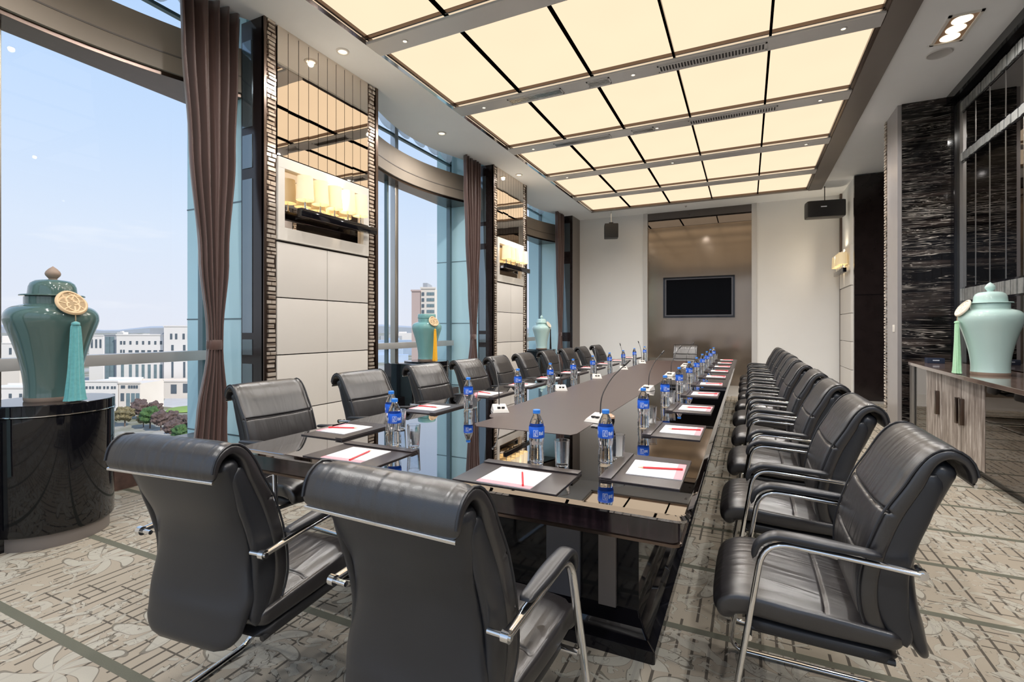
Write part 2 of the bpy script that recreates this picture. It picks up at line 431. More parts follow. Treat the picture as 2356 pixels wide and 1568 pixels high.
def fillet(pts, rad, seg=6):
    P = [Vector(p) for p in pts]; out = [P[0]]
    for i in range(1, len(P)-1):
        r = rad[i] if isinstance(rad, (list, tuple)) else rad
        a = (P[i-1]-P[i]); b = (P[i+1]-P[i]); la, lb = a.length, b.length; a.normalize(); b.normalize()
        r = min(r, la*.49, lb*.49); p0 = P[i]+a*r; p1 = P[i]+b*r
        for k in range(seg+1):
            t = k/seg; out.append(p0*(1-t)**2+P[i]*2*t*(1-t)+p1*t*t)
    out.append(P[-1]); return out
def lerp_list(L, t):
    if t <= L[0][0]: return L[0][1]
    for (a, va), (b, vb) in zip(L, L[1:]):
        if t <= b:
            f = (t-a)/(b-a); f = f*f*(3-2*f); return va+(vb-va)*f
    return L[-1][1]
def catmull(P, m):
    P = [Vector(p) for p in P]; Q = [P[0]*2-P[1]]+P+[P[-1]*2-P[-2]]; D = []
    for i in range(1, len(Q)-2):
        for k in range(16):
            t = k/16; a, b, c, d = Q[i-1], Q[i], Q[i+1], Q[i+2]
            D.append(.5*((2*b)+(c-a)*t+(2*a-5*b+4*c-d)*t*t+(3*b-a-3*c+d)*t**3))
    D.append(P[-1]); L = [0]
    for a, b in zip(D, D[1:]): L.append(L[-1]+(b-a).length)
    out = []; k = 0
    for i in range(m):
        s = L[-1]*i/(m-1)
        while k < len(L)-2 and L[k+1] < s: k += 1
        f = (s-L[k])/max(1e-9, L[k+1]-L[k]); out.append(D[k].lerp(D[k+1], min(1, max(0, f))))
    return out
def loft(path, W, T, p=4, n=28, m=44, crv=0.0, det=None, cap=.06, wcap=.5, x0=0.0, wr=None):
    """solid slab swept along a (y,z) profile; +normal is the front / upper side"""
    mb = MB(); P = catmull([(a, b, 0) for a, b in path], m); vs = []; fs = []
    for i in range(m):
        t = i/(m-1); tg = (P[min(i+1, m-1)]-P[max(i-1, 0)]).normalized(); nv = Vector((-tg.y, tg.x, 0))
        s = 1
        for q in (t, 1-t):
            if q < cap: s *= max(.04, math.sqrt(max(0, 1-(1-q/cap)**2)))
        Wt = lerp_list(W, t)*(1-wcap*(1-s)); Tt = lerp_list(T, t)*s
        cv = lerp_list(crv, t) if isinstance(crv, list) else crv
        for j in range(n):
            a = 2*math.pi*(j+.5)/n; ca, sa = math.cos(a), math.sin(a)
            cx = Wt/2*math.copysign(abs(ca)**(2/p), ca); cn = Tt/2*math.copysign(abs(sa)**(2/p), sa)
            if det and sa > 0: cn += det(t, cx/(Wt/2+1e-9))*s
            q = P[i]+nv*(cn+cv*cx*cx); vs.append((x0+cx, q.x, q.y))
    for i in range(m-1):
        for j in range(n):
            k = (j+1) % n; fs.append((i*n+j, i*n+k, (i+1)*n+k, (i+1)*n+j))
    fs += [tuple(reversed(range(n))), tuple(range((m-1)*n, m*n))]
    mb.add(vs, fs); return mb

def thing(name, label, cat, loc=(0, 0, 0), rz=0, group=None, scale=None):
    o = bpy.data.objects.new(name, None); COL.objects.link(o); o.empty_display_size = .1
    o.location = loc; o.rotation_euler = (0, 0, rz); o['label'] = label; o['category'] = cat
    if scale: o.scale = (scale,)*3
    if group: o['group'] = group
    return o
def tag(o, label, cat, group=None):
    o['label'] = label; o['category'] = cat
    if group: o['group'] = group
    return o
def struct(o, label=None, cat=None):
    o['kind'] = 'structure'
    if label: o['label'] = label
    if cat: o['category'] = cat
    return o
def sempty(name, label, cat):
    o = bpy.data.objects.new(name, None); COL.objects.link(o); return struct(o, label, cat)
def dup(root, loc, rz=0, label=None, name=None, group=None, scale=None):
    r = root.copy(); COL.objects.link(r); r.location = loc; r.rotation_euler = (0, 0, rz)
    if label: r['label'] = label
    if group: r['group'] = group
    if scale: r.scale = (scale,)*3
    for ch in list(root.children):
        c = ch.copy(); COL.objects.link(c); c.parent = r
        for g in ch.children:
            d = g.copy(); COL.objects.link(d); d.parent = c
    return r
ORD = ['first', 'second', 'third', 'fourth', 'fifth', 'sixth', 'seventh', 'eighth', 'ninth', 'tenth']
CH = 4.08     # ceiling height
FARY = 12.2   # end wall
LX = -3.88    # pier faces on the window side
RX = 2.27     # right wall

# ------------------------------------------------------------------ floor
struct(box('floor', (-5.2, -1.6, -.12), (2.9, 10.35, 0), M['carpet']), 'beige carpet with dark broken lines and pale leaf pattern', 'carpet')
struct(box('floor', (-5.2, 10.35, -.12), (2.9, 12.8, 0), M['marble_floor']), 'pale marble strip of floor before the end wall', 'floor')

# ------------------------------------------------------------------ ceiling with recessed light tray
TX0, TX1 = -3.30, 1.08
bays = [(-1.3, .2-.0), (.2, 3.0), (4.5, 7.35), (8.8, 11.6)]
def bow(y, a, b, xe, xm):
    t = (y-a)/(b-a); return xe+(xm-xe)*math.sin(math.pi*max(0, min(1, t)))**.8
ce = MB()
poly = [(TX0, -1.6), (TX0, 12.6), (-4.2, 12.6), (-4.2, 11.6)]
for (a, b) in [(8.8, 11.6), (4.5, 7.35), (.2, 3.0)]:
    for k in range(13):
        y = b-(b-a)*k/12; poly.append((bow(y, a, b, -4.05, -4.42), y))
poly += [(-4.2, .2), (-4.2, -1.6)]
ce.prism(poly, CH, CH+.14)
ce.box((1.34, -1.6, CH), (2.9, 12.6, CH+.14))
ce.box((TX0, 11.42, CH), (1.34, 12.6, CH+.14))
ce.box((TX0, -1.6, CH+.16), (1.34, 12.6, CH+.22))
struct(ce.build('ceiling', M['ceiling']), 'grey white plaster ceiling bowing out towards the windows', 'ceiling')
struct(box('ceiling', (-5.3, -1.7, CH+.75), (3.0, 12.9, CH+.85), M['ceiling']), 'roof slab above the ceiling', 'ceiling')
tr = MB()
tr.box((TX0-.05, -1.6, CH-.02), (TX0, 11.45, CH+.12))
struct(tr.build('trim_1', M['chrome']), 'chrome edge along the window side of the light ceiling', 'trim')
tr = MB(); tr.box((TX1+.03, -1.6, CH-.03), (1.34, 11.45, CH+.10)); tr.box((TX0-.05, 11.38, CH-.02), (1.34, 11.45, CH+.12))
struct(tr.build('trim_2', M['bar_brown']), 'taupe channel along the cabinet side of the light ceiling', 'trim')
tr = MB().box((TX1-.0, -1.6, CH-.015), (TX1+.03, 11.4, CH+.08))
struct(tr.build('trim_3', M['bronze']), 'dark thin edge beside the taupe ceiling channel', 'trim')

bars = [3.68+1.57*i for i in range(-3, 5)]
CW = (TX1-TX0)/5
rown = ['row nearest the camera overhead', 'second row from the camera', 'third row from the camera', 'fourth row from the camera', 'fifth row from the camera', 'last row before the end wall']
coln = ['at the window side', 'second from the window side', 'in the middle', 'second from the cabinet side', 'at the cabinet side']
def light_panel(y0, y1, c, lab):
    x0 = TX0+c*CW; t = thing('ceiling_light', lab, 'ceiling light', ((x0+CW/2), (y0+y1)/2, CH+.02), 0, 'warm glowing panels of the light ceiling')
    hw, hd = CW/2, (y1-y0)/2
    mb = MB(); n = 10; vs = []; fs = []
    # softly sagging stretched sheet
    for i in range(n+1):
        for j in range(n+1):
            u, v = i/n*2-1, j/n*2-1
            vs.append((u*(hw-.012), v*(hd-.012), .012-.010*(1-u*u)*(1-v*v)))
    for i in range(n):
        for j in range(n): fs.append((i*(n+1)+j, (i+1)*(n+1)+j, (i+1)*(n+1)+j+1, i*(n+1)+j+1))
    mb.add(vs, fs).build('light_sheet', M['panel'], t, smooth=True)
    f = MB()
    for sx in (-1, 1): f.box((sx*hw-.012, -hd, -.02), (sx*hw+.012, hd, .03))
    for sy in (-1, 1): f.box((-hw, sy*hd-.008, -.02), (hw, sy*hd+.008, .03))
    f.build('panel_frame', M['bronze'], t)
for i, b in enumerate(bars):
    y0 = b+.26; y1 = bars[i+1] if i+1 < len(bars) else 11.38
    for c in range(5):
        r = i-2
        if r < 0:
            if i == 0: continue
            lab = 'warm glowing ceiling panel out of view behind the camera, '+coln[c]
        else: lab = 'warm glowing square ceiling panel, %s, %s' % (rown[r], coln[c])
        light_panel(y0, y1, c, lab)
whichbar = ['nearest', 'second nearest', 'third nearest', 'fourth nearest', 'farthest']
for i, b in enumerate(bars[1:]):
    o = MB().box((TX0-.03, b+.02, CH-.035), (TX1+.02, b+.24, CH+.10)).build('trim_%d' % (4+i), M['bar'])
    struct(o, 'grey aluminium cross bar between rows of ceiling light panels', 'ceiling bar')
    m2 = MB().box((0, b-.0, CH-.02), (0.001, b, CH))
    e_ = MB(); e_.box((TX0, b+.0, CH-.022), (TX1, b+.02, CH+.05)); e_.box((TX0, b+.24, CH-.022), (TX1, b+.26, CH+.05))
    e_.build('bar_edge', M['chrome'], o)
def vent(x0, x1, y, slots, lab):
    t = thing('air_vent', lab, 'air vent', ((x0+x1)/2, y, CH-.035), 0, 'air vents in the ceiling cross bars')
    h = (x1-x0)/2
    f = MB(); f.box((-h, -.065, -.008), (h, -.05, 0)); f.box((-h, .05, -.008), (h, .065, 0)); f.box((-h, -.065, -.008), (-h+.015, .065, 0)); f.box((h-.015, -.065, -.008), (h, .065, 0))
    f.build('vent_frame', M['bar'], t)
    box('vent_backing', (-h+.01, -.05, -.002), (h-.01, .05, 0), M['black_matte'], t)
    s_ = MB()
    n = int((2*h)/.03)
    for k in range(n):
        x = -h+.02+k*(2*h-.04)/max(1, n-1)
        if slots: s_.box((x-.006, -.05, -.010), (x+.006, .05, -.002))
    if not slots:
        for yy in (-.03, 0, .03): s_.box((-h+.015, yy-.008, -.006), (h-.015, yy+.008, -.002))
    s_.build('vent_slats', M['bar'] if slots else M['steel'], t)
by = {2: bars[4]+.13, 3: bars[5]+.13}
vent(-2.60, -1.92, by[2], False, 'flat grey vent in second visible ceiling bar, window side')
vent(-1.62, -1.36, by[2], False, 'short grey vent in second visible ceiling bar, middle')
vent(-.85, .18, by[2], True, 'long black slotted vent in second visible ceiling bar')
vent(-2.60, -1.75, by[3], False, 'thin vent in third visible ceiling bar, window side')
vent(-1.45, -1.15, by[3], False, 'short thin vent in third visible ceiling bar, middle')
vent(-.70, .35, by[3], True, 'long slotted vent in third visible ceiling bar, cabinet side')

def spot_lamp(x, y, z, power, tilt=0):  # serves the real downlights and the added fill lamps alike
    l = bpy.data.lights.new('downlight_or_fill_lamp', 'SPOT'); l.energy = power; l.spot_size = R(165); l.spot_blend = .8
    l.shadow_soft_size = .025; l.color = (1, .975, .95)
    o = bpy.data.objects.new('downlight_or_fill_lamp', l); COL.objects.link(o); o.location = (x, y, z); o.rotation_euler = (0, tilt, 0); return o
def downlight(x, y, lab):
    spot_lamp(x, y, CH-.03, SPOT_W)
    t = thing('downlight', lab, 'downlight', (x, y, CH), 0, 'small round downlights on the window side')
    MB().lathe([(.045, -.012), (.062, -.010), (.066, 0), (.045, 0)], 24, closed=True).build('trim_ring', M['white_frame'], t, smooth=True)
    MB().lathe([(0.0001, -.004), (.044, -.004), (.044, -.001), (.0001, -.001)], 24).build('lamp', M['spot'], t, smooth=True)
downlight(-3.66, 3.73, 'small round downlight in the ceiling before the first mirrored pier')
downlight(-3.92, 5.9, 'small round downlight in the ceiling before the second window')
downlight(-3.72, 8.1, 'small round downlight in the ceiling before the second mirrored pier')
spot_lamp(1.75, 5.89, CH-.05, SPOT_W*1.3)
t = thing('grille_downlight', 'rectangular triple lamp downlight in ceiling above the cabinet', 'downlight', (1.75, 5.89, CH))
f = MB()
for a, b in (((-.125, -.26), (-.10, .26)), ((.10, -.26), (.125, .26)), ((-.125, -.26), (.125, -.235)), ((-.125, .235), (.125, .26))): f.box((*a, -.012), (*b, .0))
f.build('housing_frame', M['white_frame'], t)
box('housing', (-.10, -.235, -.004), (.10, .235, 0), M['tan'], t)
for k in (-1, 0, 1):
    MB().lathe([(.0001, -.012), (.04, -.016), (.075, -.008), (.075, -.003), (.0001, -.003)], 24, (0, k*.15, 0)).build('lamp', M['spot'], t, smooth=True)
for i, b in enumerate(bars[:-1]):  # fill spots added along the bars to brighten the room, small fixtures made up
    for x in (-2.95, -1.11, .80):
        y = b+.13
        if i > 1:
            t = thing('added_bar_spot', 'tiny round fill spot added in the %s grey ceiling bar, %s' % (['nearest', 'second', 'third', 'fourth', 'fifth', 'sixth'][i-2], {-2.95: 'window end', -1.11: 'middle', .80: 'cabinet end'}[x]), 'spot lamp', (x, y, CH-.035), 0, 'added fill spots in the ceiling bars')
            MB().lathe([(.020, -.006), (.030, -.004), (.032, 0), (.020, 0)], 20, closed=True).build('trim_ring', M['bar'], t, smooth=True)
            MB().lathe([(.0001, -.002), (.0195, -.002), (.0195, -.0005), (.0001, -.0005)], 16).build('lamp', M['spot'], t, smooth=True)
        spot_lamp(x, y, CH-.05, SPOT_W*(2.4 if y > 8 else 1))  # added fill light, stronger towards the end wall
for y in (2.0, -.6): spot_lamp(1.75, y, CH-.05, SPOT_W*1.3)  # unseen fill lamps added over the near cabinet side, without fixtures
spot_lamp(-3.66, 1.0, CH-.05, SPOT_W)  # another unseen fill lamp, added by the nearest window
t = thing('ceiling_speaker', 'round flat white ceiling speaker beside the triple downlight', 'speaker', (1.76, 6.36, CH))
MB().lathe([(.0001, -.006), (.09, -.006), (.10, -.010), (.108, -.004), (.108, 0), (.0001, 0)], 32).build('speaker_grille', M['bar'], t, smooth=True)
tag(MB().lathe([(.0001, -.03), (.012, -.03), (.014, -.012), (.03, -.004), (.03, 0), (.0001, 0)], 16, (-1.25, 11.8, CH)).build('sprinkler', M['chrome'], smooth=True), 'small chrome sprinkler in ceiling before the end wall', 'sprinkler')

# ------------------------------------------------------------------ piers on the window side
def mosaic(x, y0, y1, z0, z1, mat, parent, seed, axis='z'):
    rnd = random.Random(seed); mb = MB(); z = z0
    while z < z1-.02:
        h = rnd.uniform(.018, .034)
        if rnd.random() < .2:
            ym = y0+(y1-y0)*rnd.uniform(.35, .65)
            for (a, b) in ((y0+.006, ym-.004), (ym+.004, y1-.006)):
                d = rnd.uniform(.008, .02); mb.box((x, a, z), (x+d, b, min(z+h, z1)))
        else:
            d = rnd.uniform(.008, .022); a, b = y0+.006+rnd.uniform(0, .02), y1-.006-rnd.uniform(0, .02)
            mb.box((x, a, z), (x+d, b, min(z+h, z1)))
        z += h+.014
    return mb.build('mosaic_strip', mat, parent)
def sconce(y, side, lab, x=None):
    """row of lampshades on a black bar in front of the niche mirror"""
    x = LX if x is None else x
    t = thing('wall_lamp', lab, 'wall lamp', (x, y, 2.24), 0 if side < 0 else math.pi, 'wall lamps with glowing shades in the pier niches')
    MB().box((.065, -.44, .11), (.125, .60, .19), .006).build('shelf_bar', M['black'], t, smooth=True)
    br = MB(); br.box((-.05, -.3, .13), (.07, -.27, .17)); br.box((-.05, .27, .13), (.07, .3, .17)); br.build('wall_bracket', M['chrome'], t)
    l = bpy.data.lights.new('wall_lamp_bulb', 'POINT'); l.energy = 17 if side < 0 else 20; l.color = (1, .84, .62); l.shadow_soft_size = .03
    lo_ = bpy.data.objects.new('wall_lamp_bulb', l); COL.objects.link(lo_); lo_.location = (x+(.10 if side < 0 else -.10), y+.09, 2.24+.44)
    for k in (-2, -1, 0, 1, 2):
        c = (.09, k*.185, 0)
        MB().lathe([(.018, .19), (.018, .2), (.009, .205), (.009, .30), (.0001, .30)], 12, c).build('stem', M['chrome'], t, smooth=True)
        s_ = MB().lathe([(.082, .275), (.070, .50), (.067, .50), (.079, .275)], 32, c, closed=True).build('lamp_shade', M['shade'], t, smooth=True)
        b = MB().lathe([(.0001, .30), (.02, .31), (.03, .35), (.02, .38), (.0001, .39)], 16, c).build('bulb', M['lamp'], s_, smooth=True)
    return t
def pier(y0, y1, n, lab):
    o = struct(MB().box((-4.17, y0+.03, 0), (LX-.06, y1, CH)).box((-5.05, y0+.05, -.3), (-4.17, y1-.03, CH+.6)).build('wall_left', M['cladding']), lab, 'wall')
    fx = LX
    # return facing the camera: dark frame with grey glass
    rt = MB(); rt.box((-4.17, y0, 0), (LX, y0+.03, CH)); rt.build('return_panel', M['dark'], o)
    for za, zb in ((.1, .98), (1.06, 1.2), (1.26, 2.65), (2.75, 3.05), (3.12, 3.9)):
        MB().box((-4.15, y0-.006, za), (-4.02, y0, zb)).build('glass_inset', M['mirror_blue'], o)
    # pale cladding seams outside the glass
    for z in (.3, 1.39, 2.48, 3.57):
        MB().box((-5.052, y0+.046, z-.006), (-4.17, y0+.05, z+.006)).build('cladding_seam', M['frame_teal'], o)
    box('edge_strip', (LX-.02, y1-.04, 0), (LX+.012, y1, CH), M['bronze'], o)
    MB().box((LX-.02, y0, 0), (LX+.012, y0+.025, CH)).build('edge_strip', M['bronze'], o)
    box('mosaic_backing', (LX-.06, y0+.025, 0), (LX-.01, y0+.14, CH), M['bronze'], o)
    box('mosaic_backing', (LX-.06, y1-.155, 0), (LX-.01, y1-.04, CH), M['bronze'], o)
    mosaic(LX-.01, y0+.03, y0+.135, .0, CH, M['tile'], o, n*10+1)
    mosaic(LX-.01, y1-.15, y1-.045, .0, CH, M['tile'], o, n*10+2)
    ya, yb = y0+.145, y1-.16
    ym = (ya+yb)/2
    box('pier_backing', (LX-.06, ya, 0), (LX-.03, yb, CH), M['dark'], o)
    for (za, zb) in ((0.0, .525), (.535, 1.05), (1.06, 1.58), (1.59, 2.095)):
        for (p, q_) in ((ya, ym-.003), (ym+.003, yb)):
            MB().box((LX-.03, p, za), (LX, q_, zb), .003).build('wall_panel', M['white_panel'], o, smooth=True)
    fr = MB(); z0, z1 = 2.115, 2.88
    fr.box((LX-.03, ya, z0), (LX+.015, yb, z0+.12), .004); fr.box((LX-.03, ya, z1-.10), (LX+.015, yb, z1), .004)
    fr.box((LX-.03, ya, z0+.12), (LX+.015, ya+.07, z1-.10)); fr.box((LX-.03, yb-.085, z0+.12), (LX+.015, yb, z1-.10))
    fr.build('niche_frame', M['white_frame'], o)
    box('niche_mirror', (LX-.06, ya+.07, z0+.12), (LX-.028, yb-.085, z1-.10), M['mirror'], o)
    k = 10; wd = (yb-ya)/k; rnd = random.Random(n)
    for i in range(k):
        c = MB().box((-.008, -wd/2+.003, 2.895), (.0, wd/2-.003, CH)).build('mirror_strip', M['mirror'], o)
        c.location = (LX, ya+wd*(i+.5), 0); c.rotation_euler = (0, 0, rnd.uniform(-.004, .004))
    return o
pier(3.0, 4.5, 1, 'near pier with cream panels, mosaic edges and mirror strips')
pier(7.4, 8.8, 2, 'second pier with cream panels and mirror strips between windows')
pier(-1.3, .18, 3, 'pier behind the camera on the window side')
o = struct(MB().box((-4.17, 11.63, 0), (LX, 12.6, CH)).box((-5.05, 11.65, -.3), (-4.17, 12.6, CH+.6)).build('wall_left', M['bar_brown']), 'narrow taupe pier in the corner by the end wall', 'wall')
MB().box((-4.17, 11.6, 0), (LX, 11.63, CH)).build('return_panel', M['dark'], o)
for za, zb in ((.1, .98), (1.2, 2.9), (3.2, 3.9)): MB().box((-4.15, 11.594, za), (-3.94, 11.6, zb)).build('glass_inset', M['mirror_blue'], o)
MB().box((-5.05, 11.60, -.3), (-4.17, 11.65, CH+.6)).build('cladding', M['cladding'], o)
sconce(3.75, -1, 'wall lamp with five shades on the near mirrored pier')
sconce(8.09, -1, 'wall lamp with five shades on the second mirrored pier')

# ------------------------------------------------------------------ windows
GX = -4.72
ords = ['nearest', 'middle', 'farthest']
for i, (a, b) in enumerate([(.2, 3.0), (4.5, 7.35), (8.8, 11.6)]):
    wobj = sempty('window_%d' % (i+1), '%s tall window bay with grey rail and taupe beam' % ords[i], 'window')
    ym = (a+b)/2
    MB().box((GX-.012, a, .28), (GX, ym-.11, 4.83)).build('window_pane', M['glass'], wobj)
    MB().box((GX-.012, ym-.035, .28), (GX, b+.05, 4.83)).build('window_pane', M['glass'], wobj)
    m = MB(); m.box((GX-.05, ym-.11, .28), (GX+.04, ym-.035, 4.83), .006); m.build('mullion', M['steel'], wobj, smooth=True)
    m = MB(); m.box((GX-.05, a, .28), (GX+.04, a+.06, 4.83)); m.box((GX-.05, b-.02, .28), (GX+.02, b+.04, 4.83)); m.build('side_frame', M['frame_teal'], wobj)
    if i: MB().box((GX-.02, ym-.28, .28), (GX+.03, ym-.245, 3.45)).build('casement_frame', M['frame_teal'], wobj)
    m = MB(); m.box((GX-.05, a, 1.0), (GX+.07, b+.03, 1.09), .008); m.build('window_rail', M['rail'], wobj, smooth=True)
    m = MB(); m.box((-4.9, a, -.25), (-4.55, b+.03, .28)); m.build('window_sill', M['sill'], wobj)
    m = MB(); m.box((GX-.03, a, 4.15), (GX+.02, b+.04, 4.18)); m.build('upper_transom', M['frame_teal'], wobj)
    # bowed beam
    n = 24; outer = []; inner = []
    for k in range(n+1):
        y = a+(b+.04-a)*k/n; inner.append((bow(y, a, b+.04, -4.16, -4.52), y)); outer.append((-4.80, y))
    bm_ = struct(MB().prism(inner+outer[::-1], 3.46, 3.86).build('trim_%d' % (20+i), M['beam'], smooth=True, angle=30), 'curved taupe beam across the %s window' % ords[i], 'beam')
    lo = [(x-.03, y) for x, y in inner]; ot = [(-4.80, y) for x, y in inner]
    MB().prism(lo+ot[::-1], 3.425, 3.46).build('beam_edge', M['bronze'], bm_, smooth=True, angle=30)
    lo = [(x+.004, y) for x, y in inner]; li = [(x-.02, y) for x, y in inner]
    MB().prism(lo+li[::-1], 3.60, 3.612).build('beam_groove', M['bar_brown'], bm_)
    # scalloped sheer hanging above the beam
    vs = []; fs = []; n = 84
    for k in range(n+1):
        y = a+.05+(b-a-.1)*k/n; ph = (y*2.6) % 1; sag = 4.13+.16*(1-math.sin(math.pi*ph))
        x = GX+.10+.03*math.sin(y*16)
        vs += [(x, y, 4.78), (x+.012, y, (4.78+sag)/2), (x, y, sag)]
        if k: q0 = (k-1)*3; q1 = k*3; fs += [(q0, q1, q1+1, q0+1), (q0+1, q1+1, q1+2, q0+2)]
    o = MB().add(vs, fs).build('sheer_valance', M['sheer'], smooth=True)
    md = o.modifiers.new('solid', 'SOLIDIFY'); md.thickness = .002
    tag(o, 'scalloped white sheer valance at the top of the %s window' % ords[i], 'valance', None)

# ------------------------------------------------------------------ curtains
def curtain(y1, lab):
    t = thing('curtain', lab, 'curtain', (-4.08, y1-.30, 0), 0, None)
    def ext(z):  # (y0, y1) of the gathered cloth at height z
        w_ = lerp_list([(0, .34), (.6, .26), (1.10, .13), (1.16, .12), (1.24, .13), (1.9, .26), (2.8, .42), (3.6, .52), (4.2, .55)], z)
        c = lerp_list([(0, -.02), (1.16, .03), (2.4, .02), (4.2, 0)], z)
        return c-w_/2, c+w_/2
    def cloth(za, zb, nm, mat, grow=0):
        vs = []; fs = []; nz_, ny = 40, 120
        for i in range(nz_+1):
            z = za+(zb-za)*i/nz_; a, b = ext(z); wd = b-a
            amp = min(.045, .012+.065*wd)
            for j in range(ny+1):
                u = j/ny; ph = 2*math.pi*6*u+1.1*math.sin(5*u+z*.25)+.5*math.sin(11*u)
                x = amp*math.sin(ph)+.012*math.sin(2.3*ph+z)+(grow if grow else 0)
                vs.append((x, a+wd*u+.010*math.cos(ph)*wd, z))
        for i in range(nz_):
            for j in range(ny):
                q = i*(ny+1)+j; fs.append((q, q+1, q+ny+2, q+ny+1))
        o = MB().add(vs, fs).build(nm, mat, t, smooth=True, angle=180)
        md = o.modifiers.new('solid', 'SOLIDIFY'); md.thickness = .004; return o
    cloth(.01, CH-.01, 'curtain_cloth', M['curtain'])
    a, b = ext(1.16); pts = []
    for k in range(28):
        an = 2*math.pi*k/28; pts.append((.036*math.cos(an), (a+b)/2+(b-a)/2*1.08*math.sin(an), 1.16))
    MB().tube(pts, .006, .042, 8, closed=True).build('tieback', M['curtain'], t, smooth=True)
curtain(2.96, 'brown curtain tied back beside the near mirrored pier')
curtain(7.34, 'brown curtain tied back between middle window and second pier')
curtain(11.54, 'brown curtain tied back in the corner by the end wall')

# ------------------------------------------------------------------ end wall
ew = MB(); ew.box((-5.0, FARY, 0), (-2.27, FARY+.2, CH)); ew.box((.20, FARY, 0), (2.8, FARY+.2, CH)); ew.box((-2.27, FARY+.12, 0), (.20, FARY+.2, CH))
struct(ew.build('wall_end', plain('warm_white_wallcovering', (.80, .80, .79), .6, var=.03, nscale=2)), 'pale end wall either side of the brown panel', 'wall')
o = struct(MB().box((-2.17, FARY+.06, 0), (.10, FARY+.12, 3.72)).build('wall_end', M['farpanel']), 'glossy brown recessed panel behind the screen', 'wall panel')
MB().box((-2.17, FARY+.04, 3.72), (.10, FARY+.12, CH)).build('top_band', M['mirror_dark'], o)
tr = MB(); tr.box((-2.27, FARY-.03, 0), (-2.17, FARY+.12, CH)); tr.box((.10, FARY-.03, 0), (.20, FARY+.12, CH))
struct(tr.build('trim_30', M['bar']), 'grey metal jambs framing the brown end panel', 'trim')
# TV
t = thing('television', 'wide black screen television on the brown end panel', 'television', (-1.02, FARY+.06, 2.03))
f = MB(); f.box((-.78, -.09, -.48), (.78, 0, -.44), .004); f.box((-.78, -.09, .44), (.78, 0, .48), .004); f.box((-.78, -.09, -.44), (-.74, 0, .44)); f.box((.74, -.09, -.44), (.78, 0, .44))
f.build('bezel', M['black'], t)
f = MB(); f.box((-.74, -.08, -.44), (.74, -.06, -.415)); f.box((-.74, -.08, .42), (.74, -.06, .44)); f.box((-.74, -.08, -.415), (-.71, -.06, .42)); f.box((.71, -.08, -.415), (.74, -.06, .42))
f.build('inner_frame', M['table_grey'], t)
box('screen', (-.71, -.07, -.415), (.71, 0, .42), M['screen'], t)

# hanging speakers
t = thing('hanging_speaker', 'small black cube speaker hung from ceiling before left end wall', 'speaker', (-2.9, 11.55, 3.43), R(18))
MB().box((-.16, -.13, 0), (.16, .13, .34), .03).build('cabinet', M['black_matte'], t, smooth=True)
MB().tube([(0, 0, .34), (0, 0, CH-3.43)], .008).build('hanging_rod', M['chrome'], t, smooth=True)
MB().box((-.05, -.02, .33), (.05, .02, .38)).build('yoke', M['black_matte'], t)
t = thing('hanging_speaker', 'wide black speaker with small white plate below right ceiling', 'speaker', (1.38, 11.35, 3.46), R(8))
MB().box((-.33, -.14, 0), (.33, .14, .33), .05).build('cabinet', M['black_matte'], t, smooth=True)
MB().tube([(0, 0, .33), (0, 0, CH-3.46)], .008).build('hanging_rod', M['black_matte'], t, smooth=True)
box('maker_plate', (-.10, -.145, .19), (.0, -.139, .21), M['logo'], t)

# ------------------------------------------------------------------ right side
RW = sempty('wall_right', 'smoked mirror wall with thin metal grid on the cabinet side', 'wall')
box('wall_core', (RX+.02, -1.6, 0), (RX+.2, 12.6, CH), M['dark'], RW)
for y in [7.42-.35*k for k in range(25)]:
    box('mirror_panel', (RX, y-.343, .0), (RX+.02, y, CH-.12), M['mirror_dark'], RW)
g = MB()
for y in [7.42-.35*k for k in range(25)]: g.box((RX-.004, y-.3505, 0), (RX+.01, y-.343, CH-.12))
g.build('metal_grid', M['steel'], RW)
g = MB(); g.box((RX-.10, -1.6, CH-.09), (RX+.02, 7.6, CH)); g.box((RX-.03, -1.6, CH-.13), (RX+.02, 7.6, CH-.09))
g.build('cornice', M['black'], RW)
def hmosaic(z0, z1, seed, y0=-1.5, y1=7.42):
    rnd = random.Random(seed); mb = MB(); y = y0
    while y < y1:
        wd = rnd.uniform(.03, .075); mb.box((RX-.012-rnd.uniform(0, .01), y, z0), (RX, min(y+wd, y1), z1)); y += wd+rnd.uniform(.008, .02)
    b = mb.build('mosaic_band', M['tile_grey'], RW)
    MB().box((RX-.006, y0, z0-.02), (RX, y1, z1+.02)).build('band_backing', M['black'], RW)
hmosaic(CH-.26, CH-.15, 5); hmosaic(3.24, 3.33, 6); hmosaic(1.62, 1.76, 7)
MB().box((RX-.03, 7.42, 0), (RX+.01, 7.50, CH-.09)).build('corner_strip', M['steel'], RW)
MB().box((RX-.06, 7.50, 0), (RX+.01, 7.60, CH-.09)).build('corner_post', M['black'], RW)
# marble column
o = struct(MB().box((1.74, 7.6, 0), (RX+.02, 8.22, CH)).build('wall_right', M['marble']), 'black marble column with white horizontal streaks', 'column')
box('side_panel', (1.70, 7.62, 0), (1.74, 8.12, CH), plain('grey_side_panel', (.36, .34, .34), .25, .3), o)
box('column_back_edge', (1.70, 8.12, 0), (1.74, 8.24, CH), M['black'], o)
mosaic(1.685, 8.13, 8.23, 0, CH, M['tile'], o, 77)
t = thing('light_switch', 'small pale switch plate on the grey side of marble column', 'switch', (1.70, 7.78, 1.30))
MB().box((-.008, -.045, -.045), (0, .045, .045), .003).build('switch_plate', M['white_frame'], t, smooth=True)
box('rocker', (-.011, -.02, -.025), (-.008, .02, .025), M['white_panel'], t)
